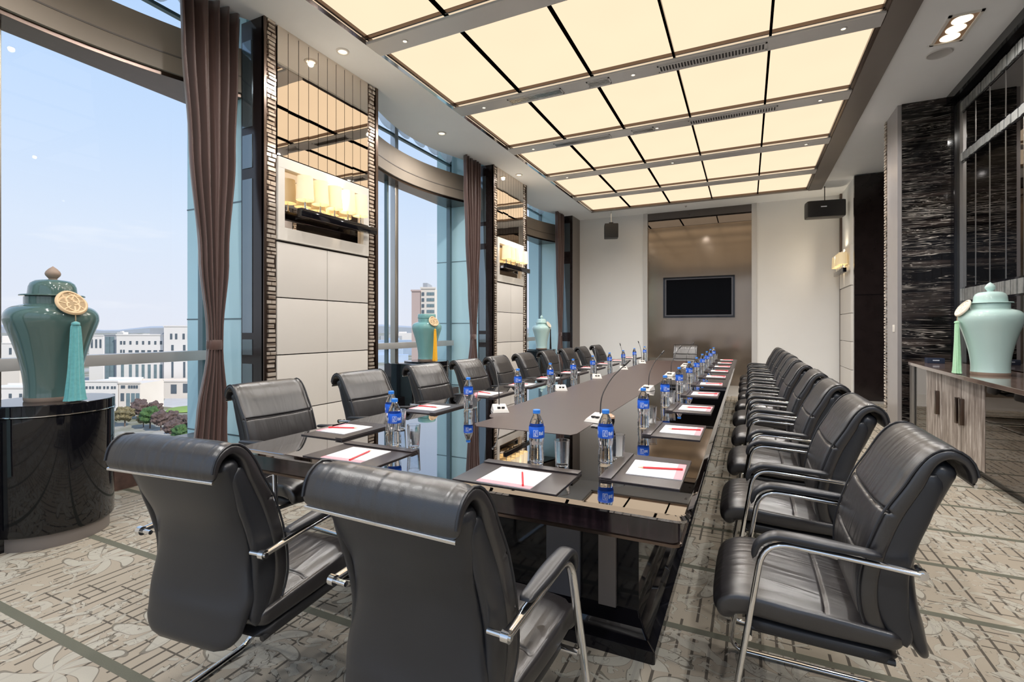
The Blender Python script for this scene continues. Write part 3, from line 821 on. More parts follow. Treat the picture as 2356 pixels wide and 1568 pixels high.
# far black door leaf / pier and white-panelled return
o = struct(MB().box((1.76, 10.72, 0), (2.9, 10.80, CH-.02)).build('wall_right', M['dark']), 'tall black panel beyond the marble column', 'wall')
box('panel_seam', (1.76, 10.715, 1.9), (2.3, 10.72, 1.91), M['black'], o)
o = struct(MB().box((1.78, 10.80, 0), (2.9, 12.3, CH)).build('wall_right', M['ceiling']), 'cream panelled corner by the end wall on the cabinet side', 'wall')
for (za, zb) in ((0.0, .525), (.535, 1.05), (1.06, 1.58), (1.59, 2.095)): MB().box((1.745, 10.95, za), (1.78, 12.1, zb), .003).build('wall_panel', M['white_panel'], o, smooth=True)
MB().box((1.735, 10.95, 2.11), (1.78, 12.1, 2.86), .004).build('niche_frame', M['white_frame'], o, smooth=True)
box('edge_strip', (1.74, 12.1, 0), (1.78, 12.19, CH), M['bronze'], o)
sconce(11.5, 1, 'glowing wall lamp peeping out beyond the black panel', 1.735)

# back wall, behind camera; its wide window is added for fill light
bw = MB(); bw.box((-5.0, -1.75, 0), (2.9, -1.6, .3)); bw.box((-5.0, -1.75, 3.8), (2.9, -1.6, CH+.7)); bw.box((-5.0, -1.75, .3), (-4.6, -1.6, 3.8)); bw.box((2.1, -1.75, .3), (2.9, -1.6, 3.8))
struct(bw.build('wall_back', M['white_panel']), 'cream wall behind the camera with an added window opening for fill light', 'wall')
wobj = sempty('window_4', 'wide unseen window added behind the camera for fill light', 'window')
box('window_pane', (-4.6, -1.69, .3), (2.1, -1.67, 3.8), M['glass'], wobj)
m = MB()
for x in (-4.6, -2.95, -1.27, .42, 2.04): m.box((x, -1.72, .3), (x+.06, -1.64, 3.8))
m.build('mullion', M['steel'], wobj)

# ------------------------------------------------------------------ cabinet on the right
t = thing('sideboard', 'long low sideboard with silver grey wood doors and brown top', 'cabinet', (0, 0, 0))
CX = 1.80
box('carcass', (CX+.02, 3.2, .09), (RX-.03, 7.45, .865), M['dark'], t)
box('plinth', (CX+.06, 3.2, 0), (RX-.03, 7.45, .09), M['black'], t)
pl = []
for k in range(25):
    y = 3.15+(7.55-3.15)*k/24; pl.append((1.60+.16*((k/24)**2)+(.03 if k == 24 else 0), y))
MB().prism(pl+[(RX-.03, 7.55), (RX-.03, 3.15)], .865, .90).build('cabinet_top', M['veneer'], t, bevel=.004)
box('end_panel', (CX-.02, 7.29, .09), (CX+.02, 7.45, .86), M['steel'], t)
box('door', (CX-.005, 6.85, .10), (CX+.02, 7.27, .86), M['mirror_dark'], t)
ys = [6.84, 6.36, 5.86, 5.36]
for k in range(3):
    d = MB().box((CX-.02, ys[k+1]+.006, .10), (CX+.02, ys[k]-.006, .86), .004).build('door', M['cab_wood'], t, smooth=True)
    hy = [ys[1]+.09, ys[2]+.05, ys[2]-.05][k]
    MB().box((CX-.05, hy-.025, .42), (CX-.02, hy+.025, .66), .004).build('handle', M['bronze'], d, smooth=True)
MB().box((CX-.02, 3.25, .10), (CX+.02, 5.35, .86)).build('glossy_door', M['mirror_dark'], t)
t = thing('remote_box', 'small dark blue box at the far end of the sideboard', 'box', (1.95, 7.2, .90))
MB().box((-.08, -.05, 0), (.08, .05, .06), .006).build('box_body', plain('navy_plastic', (.02, .03, .06), .3), t, smooth=True)
MB().box((-.03, -.052, .03), (.03, -.049, .04)).build('display', M['logo'], t)

# ------------------------------------------------------------------ urns, ornaments and pedestals
def urn(loc, H, mat, lab, lid=True):
    t = thing('lidded_urn' if lid else 'urn', lab, 'urn', loc); t.scale = (.81, .81, 1)
    p = [(.0001, .0), (.195, 0), (.2, .012), (.2, .03)]
    MB().lathe([(r*H, z*H) for r, z in p]+[(.0001, .03*H)], 48).build('foot_ring', M['foot'], t, smooth=True)
    ctl = [(.200, .03), (.197, .07), (.200, .13), (.213, .22), (.240, .33), (.280, .45), (.318, .545), (.333, .60), (.325, .645), (.290, .682), (.235, .702), (.203, .708)]
    P = catmull([(a*H, b*H, 0) for a, b in ctl], 60)
    prof = [(v.x, v.y) for v in P]+[(.198*H, .712*H), (.198*H, .765*H), (.19*H, .768*H), (.185*H, .70*H), (.0001, .69*H)]
    MB().lathe(prof, 64).build('body', mat, t, smooth=True, angle=50)
    if lid:
        lp = [(.0001, .770), (.228, .770), (.230, .776), (.226, .781), (.176, .782), (.173, .80), (.168, .84), (.155, .868), (.125, .888), (.07, .896), (.035, .898), (.0001, .898)]
        l = MB().lathe([(r*H, z*H) for r, z in lp], 64).build('lid', mat, t, smooth=True, angle=50)
        fp = [(.033, .895), (.030, .905), (.040, .915), (.054, .930), (.057, .944), (.050, .960), (.030, .980), (.010, .993), (.0001, 1.0)]
        MB().lathe([(.0001, .895*H)]+[(r*H, z*H) for r, z in fp], 32).build('finial', mat if mat is not M['celadon'] else M['foot'], l, smooth=True, angle=60)
    else:
        lp = [(.0001, .770), (.20, .770), (.205, .78), (.20, .845), (.19, .855), (.0001, .857)]
        MB().lathe([(r*H, z*H) for r, z in lp], 64).build('lid', mat, t, smooth=True, angle=50)
    return t
def pendant(loc, H, ang, tass, disc, lab, wide=.05):
    """carved disc and tassel hanging down the shoulder; ang = direction seen from the urn axis"""
    t = thing('tassel_pendant', lab, 'tassel', loc, ang)
    r = .234*H
    # the disc leans on the shoulder: local x = outward
    dz = .715*H; dr = .088*H
    Mx = Matrix.Translation((r+.012*H, 0, dz)) @ Matrix.Rotation(R(-32), 4, 'Y')
    d = MB(); pts = []
    for k in range(40):
        a = 2*math.pi*k/40; rr = dr*(1+.16*max(0, math.cos(a))**6); pts.append(Mx @ Vector((-rr*math.cos(a)*0-0, rr*math.sin(a), rr*math.cos(a))))
    pts2 = pts
    d.tube(pts2, .010*H/.85, .008, 8, closed=True)
    for s_, ph in ((1, 0), (-1, .8), (1, 2.4), (-1, 3.6), (1, 4.8)):
        q = []
        for k in range(18):
            u = k/17; a = ph+s_*u*2.6; rr = dr*(.95-.75*u); q.append(Mx @ Vector((0, rr*math.sin(a), rr*math.cos(a))))
        d.tube(q, .008*H/.85, .006, 6)
    for ph in range(7):
        a = ph*.9; q = [Mx @ Vector((0, dr*.3*math.sin(a), dr*.3*math.cos(a))), Mx @ Vector((0, dr*.98*math.sin(a+.4), dr*.98*math.cos(a+.4)))]
        d.tube(q, .007*H/.85, .005, 6)
    dd = d.build('carved_disc', disc, t, smooth=True)
    bk = MB(); ring = [Mx @ Vector((sx_*.003, dr*.99*math.sin(2*math.pi*k/32), dr*.99*math.cos(2*math.pi*k/32))) for sx_ in (-1, 1) for k in range(32)]
    bk.add(ring, [tuple(range(32)), tuple(range(63, 31, -1))]+[(k, (k+1) % 32, 32+(k+1) % 32, 32+k) for k in range(32)]).build('disc_ground', M['cord'] if disc is M['disc'] else disc, dd)
    rt = .296*H
    c = [(.165*H, 0, .775*H), (.200*H, 0, .768*H), tuple(Mx @ Vector((0, 0, dr)))]
    c2 = [tuple(Mx @ Vector((0, 0, -dr))), (rt, 0, .60*H), (rt, 0, .56*H)]
    MB().tube(c, .003, n=6).tube(c2, .003, n=6).build('cord', M['cord'], t, smooth=True)
    prof = [(.0001, .57*H), (wide*.35, .565*H), (wide*.5, .54*H), (wide*.62, .40*H), (wide*.8, .2*H), (wide*1.0, .04*H), (wide*1.05, .005), (.0001, .004)]
    mb = MB(); n = 48; P = catmull([(a, b, 0) for a, b in prof], 30); vs = []; fs = []
    for i, q in enumerate(P):
        for j in range(n):
            a = 2*math.pi*j/n; k = 1+.10*math.sin(a*12)+.06*math.sin(a*5+i*.2); rad = max(.0002, q.x*k)
            vs.append((rt+rad*math.cos(a)*.55, rad*math.sin(a), q.y))
    for i in range(len(P)-1):
        for j in range(n):
            k = (j+1) % n; fs.append((i*n+j, i*n+k, (i+1)*n+k, (i+1)*n+j))
    fs += [tuple(range(n)), tuple(range((len(P)-1)*n, len(P)*n))]
    mb.add(vs, fs).build('tassel', tass, t, smooth=True)
    MB().lathe([(.0001, .555*H), (wide*.45, .56*H), (wide*.4, .575*H), (.0001, .585*H)], 16, (rt, 0, 0)).build('tassel_knot', tass, t, smooth=True)
    return t
def pedestal(loc, s, lab):
    t = thing('pedestal', lab, 'pedestal', loc)
    Rr, h = .31*s, .85*s
    MB().lathe([(.0001, .0), (Rr-.03, 0), (Rr-.03, .085*s), (.0001, .085*s)], 64).build('plinth', M['bar_brown'], t, smooth=True)
    MB().lathe([(.0001, .085*s), (Rr-.012, .085*s), (Rr-.005, .10*s), (Rr-.005, h-.075*s), (Rr-.012, h-.072*s), (.0001, h-.07*s)], 96).build('drum', M['black'], t, smooth=True)
    MB().lathe([(.0001, h-.07*s), (Rr, h-.07*s), (Rr, h-.004), (Rr-.004, h), (.0001, h)], 96).build('pedestal_top', M['black'], t, smooth=True)
    MB().lathe([(Rr+.001, h-.0695*s), (Rr+.004, h-.068*s), (Rr+.004, h-.064*s), (Rr+.001, h-.062*s)], 96, closed=True).build('chrome_ring', M['chrome'], t, smooth=True)
    w_ = MB(); w_.box((-.36*s, -Rr-.16*s, 0), (.10*s, -Rr+.12*s, h-.02*s), .01); w_.build('side_wing', M['black'], t, smooth=True)
    box('wing_strip', (.10*s, -Rr-.12*s, .1*s), (.106*s, -Rr-.02*s, h-.1*s), M['mirror_blue'], t)
    return t
U1 = (-3.98, 1.57)
pedestal((*U1, 0), 1, 'black glossy round pedestal in the nearest window bay')
urn((*U1, .85), .845, M['celadon'], 'large dark teal lidded urn on the near black pedestal')
pendant((*U1, .85), .845, math.atan2(0-1.56, 4.0)+R(24), M['tassel_teal'], M['disc'], 'carved tan disc with long turquoise tassel on nearest urn')
U2 = (-4.05, 5.72)
pedestal((*U2, 0), 1, 'black glossy pedestal partly hidden behind the window side chairs')
urn((*U2, .85), .76, M['celadon2'], 'blue green urn with flat lid in the middle window', False)
pendant((*U2, .85), .76, math.atan2(-5.72, 4.05)+R(30), M['tassel_orange'], M['disc'], 'tan disc with orange tassel on the middle window urn', .035)
U3 = (-4.05, 10.0)
pedestal((*U3, 0), 1, 'black pedestal under the pale urn in the farthest window')
urn((*U3, .85), .74, M['celadon3'], 'pale celadon lidded urn in the farthest window')
pendant((*U3, .85), .74, math.atan2(-10., 4.05)+R(62), M['tassel_black'], M['disc_pale'], 'black tassel pendant on the farthest pale urn', .03)
U4 = (1.90, 5.62)
urn((*U4, .90), .80, M['celadon3'], 'large pale blue green lidded urn on the sideboard')
pendant((*U4, .90), .80, math.atan2(-5.6, -1.9)-R(62), M['tassel_green'], M['disc_pale'], 'ivory disc with mint green tassel on the sideboard urn', .045)

# ------------------------------------------------------------------ table
TXL, TXR, TY0, TY1, TH = -2.145, -.15, 1.50, 9.60, .75
t = thing('conference_table', 'long mirror black conference table with brown inlay strip', 'table', (0, 0, 0))
def rrect(x0, y0, x1, y1, r, n=8):
    out = []
    for cx, cy, a0 in ((x1-r, y0+r, -90), (x1-r, y1-r, 0), (x0+r, y1-r, 90), (x0+r, y0+r, 180)):
        for k in range(n+1):
            a = R(a0+90*k/n); out.append((cx+r*math.cos(a), cy+r*math.sin(a)))
    return out
def slab(layers, n=8):
    vs = []; fs = []
    for (x0, y0, x1, y1, r, z) in layers: vs += [(x, y, z) for x, y in rrect(x0, y0, x1, y1, r, n)]
    k = 4*(n+1)
    for i in range(len(layers)-1):
        for j in range(k): fs.append((i*k+j, i*k+(j+1) % k, (i+1)*k+(j+1) % k, (i+1)*k+j))
    fs += [tuple(reversed(range(k))), tuple(range((len(layers)-1)*k, len(layers)*k))]
    return MB().add(vs, fs)
def ins(d, r, z): return (TXL+d, TY0+d, TXR-d, TY1-d, r, z)
slab([ins(.010, .03, .727), ins(0, .04, .733), ins(0, .04, .740), ins(.012, .03, .7485), ins(.016, .03, .75)], 14).build('tabletop', M['tabletop'], t, smooth=True, angle=7)
slab([ins(.045, .03, .655), ins(.03, .03, .66), ins(.03, .03, .727)]).build('apron', M['ebony'], t, smooth=True, angle=25)
slab([ins(.050, .03, .645), ins(.025, .03, .648), ins(.025, .03, .657), ins(.03, .03, .66)]).build('apron_edge', M['bronze'], t, smooth=True, angle=25)
# brown inlay with a concave near-left corner
il = [(-.82, 2.42), (-.80, 2.46), (-.80, 8.7), (-.86, 8.75), (-1.44, 8.75), (-1.50, 8.7), (-1.50, 2.95)]
for k in range(9):
    a = R(90*k/8); il.append((-1.50+.10*(1-math.cos(a)), 2.95-.30*math.sin(a)*.9))
il += [(-1.42, 2.48), (-1.37, 2.41)]
MB().prism(il, .7500, .7515).build('table_inlay', M['inlay'], t)
b = MB(); b.box((-1.92, 2.05, .10), (-.40, 9.10, .66)); b.build('table_base', M['black'], t)
slab([(-2.0, 1.95, -.32, 9.2, .01, 0), (-2.0, 1.95, -.32, 9.2, .01, .05), (-1.97, 1.98, -.35, 9.17, .01, .07), (-1.95, 2.0, -.37, 9.15, .01, .10), (-1.93, 2.03, -.39, 9.12, .01, .12), (-1.92, 2.05, -.40, 9.10, .01, .14)]).build('table_plinth', M['black'], t)
for (x0, x1, m_) in ((-.80, -.645, 'table_grey'), (-.565, -.49, 'bar_brown'), (-1.66, -1.52, 'table_grey'), (-1.84, -1.77, 'bar_brown')):
    MB().box((x0, 2.03, .14), (x1, 2.05, .66), .003).build('base_strip', M[m_], t, smooth=True)
for y in (3.4, 5.0, 6.6, 8.2):
    MB().box((-.40, y, .14), (-.385, y+.16, .66), .003).build('base_strip', M['table_grey'], t, smooth=True)

# ------------------------------------------------------------------ chair
def make_chair(label):
    t = thing('conference_chair', label, 'chair')
    # seat
    def sdet(s, x):
        d = -.007*math.exp(-((s-.62)/.008)**2)*(1 if abs(x) < .93 else 0)
        d += .010*(1-x*x)*(1-abs(2*s-1)**3)
        d -= .007*math.exp(-((abs(x)-.90)/.035)**2)
        return d
    loft([(-.275, .405), (-.285, .445), (-.225, .465), (-.10, .458), (.05, .446), (.16, .440)], [(0, .46), (.3, .475), (1, .44)], [(0, .075), (.15, .088), (.5, .085), (1, .07)], p=5, n=40, m=150, det=sdet, cap=.07, wcap=.12).build('seat', M['leather'], t, smooth=True, angle=70)
    loft([(-.235, .405), (-.05, .395), (.15, .385)], [(0, .44), (1, .42)], [(0, .05), (1, .05)], p=5, n=24, m=14, cap=.1, wcap=.15).build('seat_base', M['black_matte'], t, smooth=True, angle=70)
    # back cushion rolling over the top
    path = [(.130, .435), (.098, .50), (.090, .58), (.105, .67), (.138, .77), (.180, .87), (.215, .940), (.252, .966), (.286, .952), (.302, .920), (.303, .890)]
    Pc = catmull([(a, b, 0) for a, b in path], 90)
    def tz(z):  # parameter of a height on the front face
        for i, q in enumerate(Pc):
            if q.y >= z: return i/89
    s1, s2 = tz(.635), tz(.775)
    def bdet(s, x):
        if s > .86: return 0
        wav = 0
        d = -.012*sum(math.exp(-((s-(q+.012*(x*x-.3)))/.006)**2) for q in (s1, s2))
        fold = math.sin(x*24+2*math.sin(s*9))*math.exp(-(x/.45)**2)*.0022
        fold *= math.exp(-((s-s2-.06)/.06)**2)+math.exp(-((s-s1-.07)/.05)**2)
        d += .012*(1-x*x)*(1 if s < .7 else max(0, (.86-s)/.16))
        d -= .008*math.exp(-((abs(x)-.90)/.04)**2)
        return d+fold
    loft(path, [(0, .41), (.2, .435), (.45, .44), (.7, .445), (1, .43)], [(0, .05), (.1, .062), (.5, .060), (.68, .052), (.8, .040), (1, .022)], p=5, n=48, m=200, crv=[(0, .30), (.5, .25), (.7, .05), (1, 0)], det=bdet, cap=.035, wcap=.10).build('backrest', M['leather'], t, smooth=True, angle=70)
    def seam(tt, nm='seam'):
        pts = []
        for k in range(25):
            x = -1+2*k/24; u = tt+.012*(x*x-.3); i = min(88, max(1, int(u*89))); tg = (Pc[i+1]-Pc[i-1]).normalized() if i < 89 else Vector((0, 1, 0)); nv = Vector((-tg.y, tg.x, 0))
            th = lerp_list([(0, .05), (.1, .062), (.5, .060), (.68, .052), (.8, .040), (1, .022)], u)/2*(1-abs(x)**2.5*.25)
            W = lerp_list([(0, .41), (.2, .435), (.45, .44), (.7, .445), (1, .43)], u)/2*x*.97; f_ = u*89-i
            base = Pc[i].lerp(Pc[i+1], max(0, min(1, f_))); cv = lerp_list([(0, .30), (.5, .25), (.7, .05), (1, 0)], u)
            p_ = base+nv*(th-.007+.012*(1-x*x)*(1 if u < .7 else max(0, (.86-u)/.16))+cv*W*W); pts.append((W, p_.x, p_.y))
        MB().tube(pts, .0028, n=6).build(nm, M['black_matte'], t, smooth=True)
    seam(s1); seam(s2)
    # hourglass shell behind
    sp = [(.226, .372), (.200, .44), (.172, .54), (.160, .64), (.172, .73), (.212, .83), (.262, .940)]
    loft(sp, [(0, .31), (.10, .375), (.25, .405), (.45, .375), (.62, .37), (.82, .405), (1, .42)], [(0, .035), (.2, .065), (.5, .09), (.8, .095), (1, .085)], p=3.2, n=40, m=60, crv=.10, cap=.05, wcap=.3).build('back_shell', M['leather_smooth'], t, smooth=True, angle=70)
    # side bolsters closing the gap between cushion and shell
    for s_ in (-1, 1):
        loft([(.165, .43), (.135, .52), (.128, .62), (.150, .72), (.188, .82), (.228, .91)], [(0, .028), (.5, .034), (1, .03)], [(0, .05), (.3, .085), (.7, .085), (1, .06)], p=2.6, n=20, m=40, cap=.08, wcap=.4, x0=s_*.197).build('side_bolster', M['leather_smooth'], t, smooth=True, angle=80)
    # trim under the rolled top
    q = [(x, .307, .889) for x in [(-.208+.416*k/12) for k in range(13)]]
    MB().tube(q, .004, .005, 8).build('lip_trim', M['chrome'], t, smooth=True)
    pp = []
    for s_ in (-1, 1):
        mb = MB(); pts = []
        for i in range(2, 88, 2):
            u = i/89; tg = (Pc[i+1]-Pc[i-1]).normalized(); nv = Vector((-tg.y, tg.x, 0))
            th = lerp_list([(0, .05), (.1, .062), (.5, .060), (.68, .052), (.8, .040), (1, .022)], u)*.40
            W = lerp_list([(0, .41), (.2, .435), (.45, .44), (.7, .445), (1, .43)], u)/2
            cv = lerp_list([(0, .30), (.5, .25), (.7, .05), (1, 0)], u)
            p_ = Pc[i]+nv*(th+cv*W*W); pts.append((s_*(W-.004), p_.x, p_.y))
        mb.tube(pts, .0035, n=6, up=(1, 0, 0)).build('piping', M['leather_smooth'], t, smooth=True)
    # chrome sled frame, one continuous bent tube
    A = .252; B = .30
    side = lambda s_: [(s_*A, .185, .655), (s_*A, .0, .668), (s_*A, -.185, .678), (s_*B, -.295, .012), (s_*B, .315, .012)]
    L = side(-1); Rr = side(1)
    pts = fillet(L+Rr[::-1], [0, .05, .075, .07, .06, .06, .07, .075, .05, 0], 8)
    MB().tube(pts, .009, .013, 12, up=(1, 0, 0)).build('sled_frame', M['chrome'], t, smooth=True, angle=60)
    MB().tube([(-.262, -.225, .385), (.262, -.225, .385)], .010, n=10).build('seat_crossbar', M['chrome'], t, smooth=True)
    for s_ in (-1, 1): MB().tube([(s_*.20, -.225, .385), (s_*.20, .14, .378)], .009, n=8).build('seat_rail', M['black_matte'], t, smooth=True)
    for s_ in (-1, 1):
        mb = loft([(.10, .687), (.0, .692), (-.12, .697), (-.165, .693), (-.200, .665), (-.214, .62)], [(0, .036), (.4, .048), (.8, .044), (1, .030)], [(0, .020), (.5, .028), (1, .018)], p=2.6, n=20, m=36, cap=.08, wcap=.4, x0=s_*A)
        mb.build('arm_pad', M['leather_smooth'], t, smooth=True, angle=80)
        m2 = MB(); m2.tube([(s_*(A-.045), .185, .655), (s_*(A-.008), .185, .655)], .007, n=12, up=(0, 1, 0)); m2.tube([(s_*(A-.009), .185, .655), (s_*(A+.009), .185, .655)], .0135, n=20, up=(0, 1, 0)); m2.tube([(s_*(A+.008), .185, .655), (s_*(A+.013), .185, .655)], .007, n=12, up=(0, 1, 0))
        m2.build('arm_bolt', M['chrome'], t, smooth=True, angle=50)
    return t
first = make_chair('black leather cantilever armchair on the cabinet side, nearest the camera')
chY = [1.88+.81*i for i in range(10)]
def nth(i, n=10): return 'nearest the camera' if i == 0 else ('farthest from the camera' if i == n-1 else ORD[i]+' from the camera')
rj = random.Random(3)
first.location = (.23, chY[0], 0); first.rotation_euler = (0, 0, R(-90)); first['group'] = 'chairs along the cabinet side'
for i in range(1, 10):
    dup(first, (.22+rj.uniform(-.012, .012), chY[i], 0), R(-90+rj.uniform(-1.2, 1.2)), 'black leather armchair on the cabinet side of the table, '+nth(i))
lY = [2.02, 2.82, 3.62, 4.36, 5.05, 5.80, 6.62, 7.45, 8.28, 9.2]
for i, y in enumerate(lY):
    dup(first, (-2.36, y, 0), R(90+rj.uniform(-3, 3)+(-4 if i < 3 else 0)), 'black leather armchair on the window side of the table, '+nth(i), group='chairs along the window side')
dup(first, (-1.515, 1.12, 0), R(180+6), 'black armchair seen from behind at table end, left one', group='chairs at the near table end')
dup(first, (-.70, 1.12, 0), R(180-2), 'black armchair seen from behind at table end, right one', group='chairs at the near table end')
dup(first, (-1.09, 10.05, 0), R(0), 'black armchair alone at the far head of the table', group='chair at the far table end')

# ------------------------------------------------------------------ place settings
def make_pad(label):
    t = thing('desk_folder', label, 'folder', (0, 0, 0), 0)    # local +y = away from the sitter
    MB().box((-.20, -.14, .0), (.20, .14, .005), .002).build('folder_board', M['pad'], t, smooth=True)
    MB().box((-.20, .095, .0065), (.20, .14, .011), .002).build('folder_flap', M['pad'], t, smooth=True)
    MB().box((-.20, .132, .003), (.20, .14, .010)).build('folder_spine', M['pad'], t)
    return t
def make_paper(label):
    t = thing('notepaper', label, 'paper')
    box('sheet', (-.105, -.105, 0), (.105, .095, .003), M['paper'], t)
    box('pink_band', (-.105, -.105, .003), (.105, -.075, .0034), M['pink'], t)
    return t
def make_pencil(label):
    t = thing('pencil', label, 'pencil')
    MB().lathe([(.0001, -.085), (.0036, -.085), (.0038, -.08), (.0038, .062), (.0001, .063)], 6).build('barrel', M['pencil'], t)
    MB().lathe([(.0038, .062), (.001, .078), (.0001, .078)], 10).build('sharpened_tip', M['wood_tip'], t, smooth=True)
    MB().lathe([(.001, .078), (.0001, .083)], 8).build('lead', M['black_matte'], t)
    for c in t.children:
        for v in c.data.vertices: v.co = Vector((v.co.z, v.co.y, v.co.x+.0038))
    return t
def make_bottle(label):
    t = thing('water_bottle', label, 'bottle')
    body = [(.0001, .003), (.020, .0), (.028, .003), (.031, .010), (.0295, .018), (.031, .026), (.0285, .034), (.0305, .042), (.0275, .055), (.0265, .070), (.029, .082), (.0305, .090), (.0305, .100), (.0312, .108), (.0312, .148), (.030, .156), (.026, .172), (.018, .190), (.0135, .198), (.013, .206), (.0001, .206)]
    MB().lathe(body, 32).build('bottle_body', M['bottle'], t, smooth=True, angle=60)
    MB().lathe([(.0001, .219), (.013, .219), (.0150, .217), (.0152, .204), (.0001, .2035)], 24).build('cap', M['cap'], t, smooth=True)
    lab = MB().lathe([(.0316, .106), (.0322, .107), (.0322, .151), (.0316, .152)], 32, closed=True).build('bottle_label', M['label'], t, smooth=True)
    def patch(mb, a0, a1, z0, z1, r=.0325):
        n = 5; vs = []; fs = []
        for k in range(n+1):
            a = a0+(a1-a0)*k/n
            vs += [(r*math.cos(a), r*math.sin(a), z0), (r*math.cos(a), r*math.sin(a), z1)]
            if k: q = 2*(k-1); fs.append((q, q+2, q+3, q+1))
        mb.add(vs, fs)
    for c0 in (0, 2.1, 4.2):
        lg = MB()
        patch(lg, c0-.30, c0+.30, .114, .1155); patch(lg, c0-.30, c0+.30, .1385, .140)
        patch(lg, c0-.30, c0-.255, .114, .140); patch(lg, c0+.255, c0+.30, .114, .140)
        patch(lg, c0-.06, c0-.015, .118, .136); patch(lg, c0-.06, c0+.14, .134, .136); patch(lg, c0+.10, c0+.14, .124, .136); patch(lg, c0-.14, c0+.14, .118, .1197); patch(lg, c0-.14, c0-.10, .118, .130)
        lg.build('logo_mark', M['logo'], lab)
        lg2 = MB()
        for k in range(3): patch(lg2, c0+.45+k*.22, c0+.58+k*.22, .120, .134-.003*(k % 2))
        lg2.build('printed_characters', M['logo'], lab)
    return t
def make_glass(label):
    t = thing('tumbler', label, 'glass')
    MB().lathe([(.0001, 0), (.024, 0), (.026, .004), (.031, .105), (.0295, .105), (.0245, .010), (.0001, .009)], 32).build('glass_body', M['tumbler'], t, smooth=True, angle=50)
    MB().lathe([(.0292, .1045), (.031, .1045), (.031, .106), (.0295, .1062)], 32, closed=True).build('glass_rim', M['tumbler'], t, smooth=True)
    return t
seats = []   # (x, y, rotation so that local +y points away from the sitter, phrase)
for i in range(10): seats.append((-.345, 1.95+.81*i, R(90), 'on the cabinet side of the table, '+nth(i), (-.52, 1.98+.81*i), (-.49, 2.06+.81*i)))
for i, y in enumerate(lY): seats.append((-1.93, y, R(-90), 'on the window side of the table, '+nth(i), (-1.70, y+.06), (-1.71, y+.15)))
seats.append((-1.52, 1.66, 0, 'at near table end, before the left end chair', (-1.50, 1.86), (-1.39, 1.86)))
seats.append((-.765, 1.66, 0, 'at near table end, before the right end chair', (-.775, 1.86), (-.665, 1.86)))
pads = papers = pens = bots = gls = None
TT = .75
for k, (x, y, rz, ph, bp, gp) in enumerate(seats):
    if k == 0:
        p0 = make_pad(''); q0 = make_paper(''); n0 = make_pencil(''); b0 = make_bottle(''); g0 = make_glass('')
    mk = (lambda src: src) if k == 0 else (lambda src: dup(src, (0, 0, 0)))
    a = mk(p0); a.location = (x, y, TT+.0003); a.rotation_euler = (0, 0, rz); a['label'] = 'dark leather desk folder '+ph; a['group'] = 'desk folders on the table'
    side = Vector((math.cos(rz), math.sin(rz))); fw = Vector((-math.sin(rz), math.cos(rz)))
    c = Vector((x, y))-fw*.028+side*rj.uniform(-.008, .008)
    a = mk(q0); a.location = (c.x, c.y, TT+.0055); a.rotation_euler = (0, 0, rz+rj.uniform(-.04, .04)); a['label'] = 'white pink edged notepaper '+ph; a['group'] = 'notepapers on the folders'
    c2 = c+side*(.035 if k > 19 else -.0)-fw*.015
    ang = {20: R(100), 21: R(115)}.get(k, R(-14+rj.uniform(-9, 9)) if k > 9 else R(98+rj.uniform(-9, 9)))
    ang = ang if k > 19 else rz+(R(90)+R(rj.uniform(5, 16)) if k < 10 else R(90)+R(rj.uniform(-30, 20)))
    a = mk(n0); a.location = (c2.x, c2.y, TT+.0090); a.rotation_euler = (0, 0, ang); a['label'] = 'red pencil on the notepaper '+ph; a['group'] = 'red pencils on the notepapers'
    a = mk(b0); a.location = (bp[0], bp[1], TT); a.rotation_euler = (0, 0, rj.uniform(-.3, .3)+math.atan2(-bp[1], -bp[0])); a['label'] = 'water bottle with blue label '+ph; a['group'] = 'water bottles on the table'
    a = mk(g0); a.location = (gp[0], gp[1], TT); a['label'] = 'empty clear tumbler '+ph; a['group'] = 'tumblers on the table'
for o in (g0, b0, n0, q0, p0): pass

# microphones
def make_mic():
    t = thing('desk_microphone', '', 'microphone')
    vs = [(-.055, -.06, 0), (.055, -.06, 0), (.055, .06, 0), (-.055, .06, 0), (-.045, -.045, .018), (.045, -.045, .018), (.045, .055, .045), (-.045, .055, .045)]
    MB().add(vs, [(0, 1, 2, 3), (4, 5, 6, 7), (0, 1, 5, 4), (1, 2, 6, 5), (2, 3, 7, 6), (3, 0, 4, 7)]).build('microphone_base', M['mic'], t, bevel=.004)
    MB().box((-.02, -.03, .026), (.0, -.01, .034)).box((.008, -.03, .026), (.028, -.01, .034)).build('button', M['black_matte'], t)
    pts = fillet([(0, .04, .035), (0, .05, .14), (.0, .16, .24), (.0, .34, .315)], [0, .06, .08, 0], 8)
    g_ = MB().tube(pts, .0035, n=8).build('gooseneck', M['black_matte'], t, smooth=True)
    MB().tube([(0, .33, .311), (0, .385, .334)], .008, n=12).build('microphone_head', M['black_matte'], g_, smooth=True)
    return t
mic0 = make_mic()
mics = [(-.80, 2.84, -16, 'nearest on the cabinet side of the inlay'), (-.80, 4.45, -14, 'second on the cabinet side of the inlay'), (-.80, 5.9, -12, 'third on the cabinet side of the inlay'), (-.80, 7.5, -12, 'farthest on the cabinet side of the inlay'),
        (-1.47, 2.90, 35, 'nearest on the window side of the inlay'), (-1.49, 4.14, 25, 'second on the window side of the inlay'), (-1.49, 5.30, 20, 'third on the window side of the inlay'), (-1.49, 6.6, 20, 'fourth on the window side of the inlay'), (-1.49, 7.9, 20, 'farthest on the window side of the inlay')]
